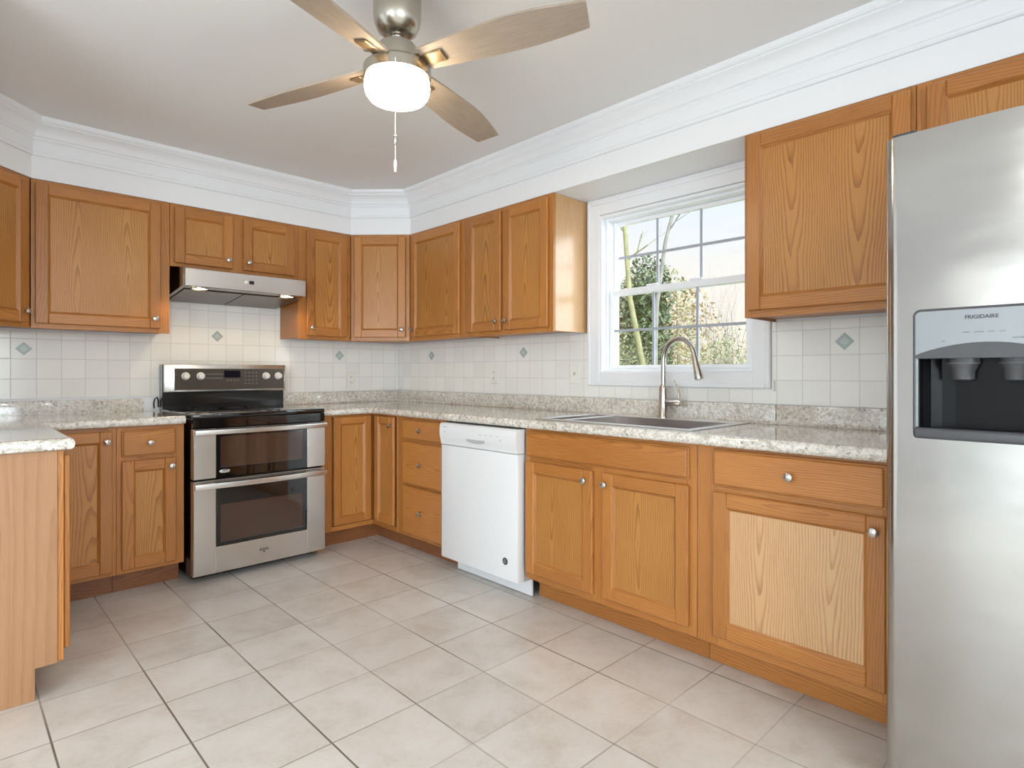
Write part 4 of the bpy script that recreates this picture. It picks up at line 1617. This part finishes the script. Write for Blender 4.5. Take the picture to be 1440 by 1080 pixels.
def leaves(b, c, rx, ry, rz, n, size, mi=0):
    for _ in range(n):
        while True:
            q = Vector((rnd.uniform(-1, 1), rnd.uniform(-1, 1), rnd.uniform(-1, 1)))
            if 0.25 < q.length < 1:
                break
        p = Vector((c[0] + q.x * rx, c[1] + q.y * ry, c[2] + q.z * rz))
        a = Vector((rnd.uniform(-1, 1), rnd.uniform(-1, 1), rnd.uniform(-1, 1))).normalized()
        e = a.cross(Vector((rnd.uniform(-1, 1), rnd.uniform(-1, 1), rnd.uniform(-1, 1)))).normalized()
        s = size * rnd.uniform(0.6, 1.3)
        b._add([tuple(p - a * s), tuple(p - e * s * 0.4), tuple(p + a * s), tuple(p + e * s * 0.4)], [(0, 1, 2, 3)], mi)


def tree(name, label, cat, trunk_pts, rad, tmat, limbs, leafmat=None, leafs=(), depth=3, group=None, spread=0.7):
    base_ = trunk_pts[0]
    r = thing(name, label, cat, base_, 0, group)
    o0 = Vector(base_)
    b = MB()
    P = [Vector(p) - o0 for p in trunk_pts]
    n = len(P)
    b.tube(P, [rad * (1 - 0.55 * k / (n - 1)) for k in range(n)], 8)
    for (t, d, ln) in limbs:
        i = min(n - 2, int(t * (n - 1)))
        f = t * (n - 1) - i
        p = P[i].lerp(P[i + 1], f)
        limb(b, p, Vector(d).normalized(), ln, rad * 0.45 * (1 - 0.4 * t), depth, spread)
    b.build('trunk', tmat, r, smooth=60)
    if leafs:
        b = MB()
        for c, rx, ry, rz, k, s in leafs:
            leaves(b, Vector(c) - o0, rx, ry, rz, k, s)
        b.build('foliage', leafmat, r)
    return r


tree('slender_tree', 'slender pale-barked tree leaning left outside the window', 'tree', [(5, 0.84, -0.3), (5, 0.86, 0.6), (5, 0.90, 1.25), (5, 1.02, 1.80), (5, 1.13, 2.3), (5.02, 1.20, 2.95), (5, 1.24, 3.6), (5, 1.22, 4.6)],
     0.060, 'trunk', [(0.55, (0.2, 0.9, 0.6), 0.4), (0.7, (0, -0.8, 0.7), 0.4), (0.8, (0.2, 0.7, 0.8), 0.5)], depth=2)
tree('birch_tree', 'tall thin grey tree bending right outside the window', 'tree', [(5.9, 1.26, -0.3), (5.9, 1.25, 0.6), (5.9, 1.24, 1.6), (5.9, 1.21, 2.3), (5.92, 1.14, 2.8), (5.9, 1.05, 3.3), (5.9, 0.87, 3.9), (5.9, 0.76, 4.8)],
     0.050, 'trunkg', [(0.75, (0.1, -0.8, 0.8), 0.4), (0.9, (0, -0.8, 0.7), 0.5)], depth=2)
tree('evergreen_shrub', 'dark evergreen shrub at the left side of the window view', 'shrub', [(9.6, 4.05, -0.3), (9.6, 4.05, 1.0), (9.6, 4.0, 3.0)], 0.08, 'twig', [],
     'ever', [((9.6, 4.1, 1.9), 0.9, 0.95, 1.6, 3600, 0.08), ((9.6, 3.75, 3.0), 0.6, 0.6, 1.0, 1500, 0.07)])
for k, (x, y, h) in enumerate(((6.9, 2.55, 2.0), (9.2, 1.75, 2.15), (6.8, 0.55, 1.95))):
    r = thing('twiggy_bush', ('twiggy olive bush in front of the evergreen shrub, left in the window view', 'twiggy olive bush set farther back between two others outside the window',
                              'twiggy olive bush at the right end of the hedge line')[k], 'bush', (x, y, -0.3), 0, 'twiggy bushes outside the window')
    b = MB()
    tips = []
    for j in range(26):
        a = 2 * PI * j / 26 + rnd.uniform(-0.1, 0.1)
        q = rnd.uniform(0.05, 0.42)
        limb(b, Vector((q * math.cos(a), q * math.sin(a), 0)), Vector((0.10 * math.cos(a), 0.10 * math.sin(a), 1)).normalized(), h * 0.46, 0.013, 3, 0.34, 0.25, 3, 0, tips)
    b.build('branches', 'twig', r)
    b = MB()
    for t in tips:
        if rnd.random() < 0.5:
            leaves(b, t, 0.10, 0.10, 0.10, 2, 0.030)
    leaves(b, (0, 0, h * 0.55), 0.62, 0.72, h * 0.45, 700, 0.035)
    b.build('foliage', 'olive', r)
tree('russet_tree', 'distant russet tree seen in the middle panes', 'tree', [(13, 4.85, -0.3), (13, 4.85, 1.5), (13, 4.9, 3.2)], 0.09, 'twig', [(0.9, (0.1, 0.1, 1), 0.6)],
     'russet', [((13, 4.85, 2.3), 1.2, 1.25, 1.5, 1500, 0.08)], depth=2)
tree('olive_tree', 'distant olive-green tree left of the russet one', 'tree', [(16.5, 7.8, -0.3), (16.5, 7.8, 1.5), (16.5, 7.7, 4.0)], 0.12, 'twig', [],
     'olive', [((16.5, 7.7, 2.8), 1.3, 1.5, 2.4, 1900, 0.10)])
r = thing('bare_tree', 'bare grey multi-stemmed tree in the right-hand panes', 'tree', (11.4, 2.65, -0.3))
b = MB()
for j in range(12):
    a = 2 * PI * j / 12
    limb(b, Vector((0.1 * math.cos(a), 0.1 * math.sin(a), 0)), Vector((0.13 * math.cos(a), 0.16 * math.sin(a), 1)).normalized(), 1.65, 0.024, 3, 0.38, 0.15, 4)
b.build('branches', 'trunkg', r)
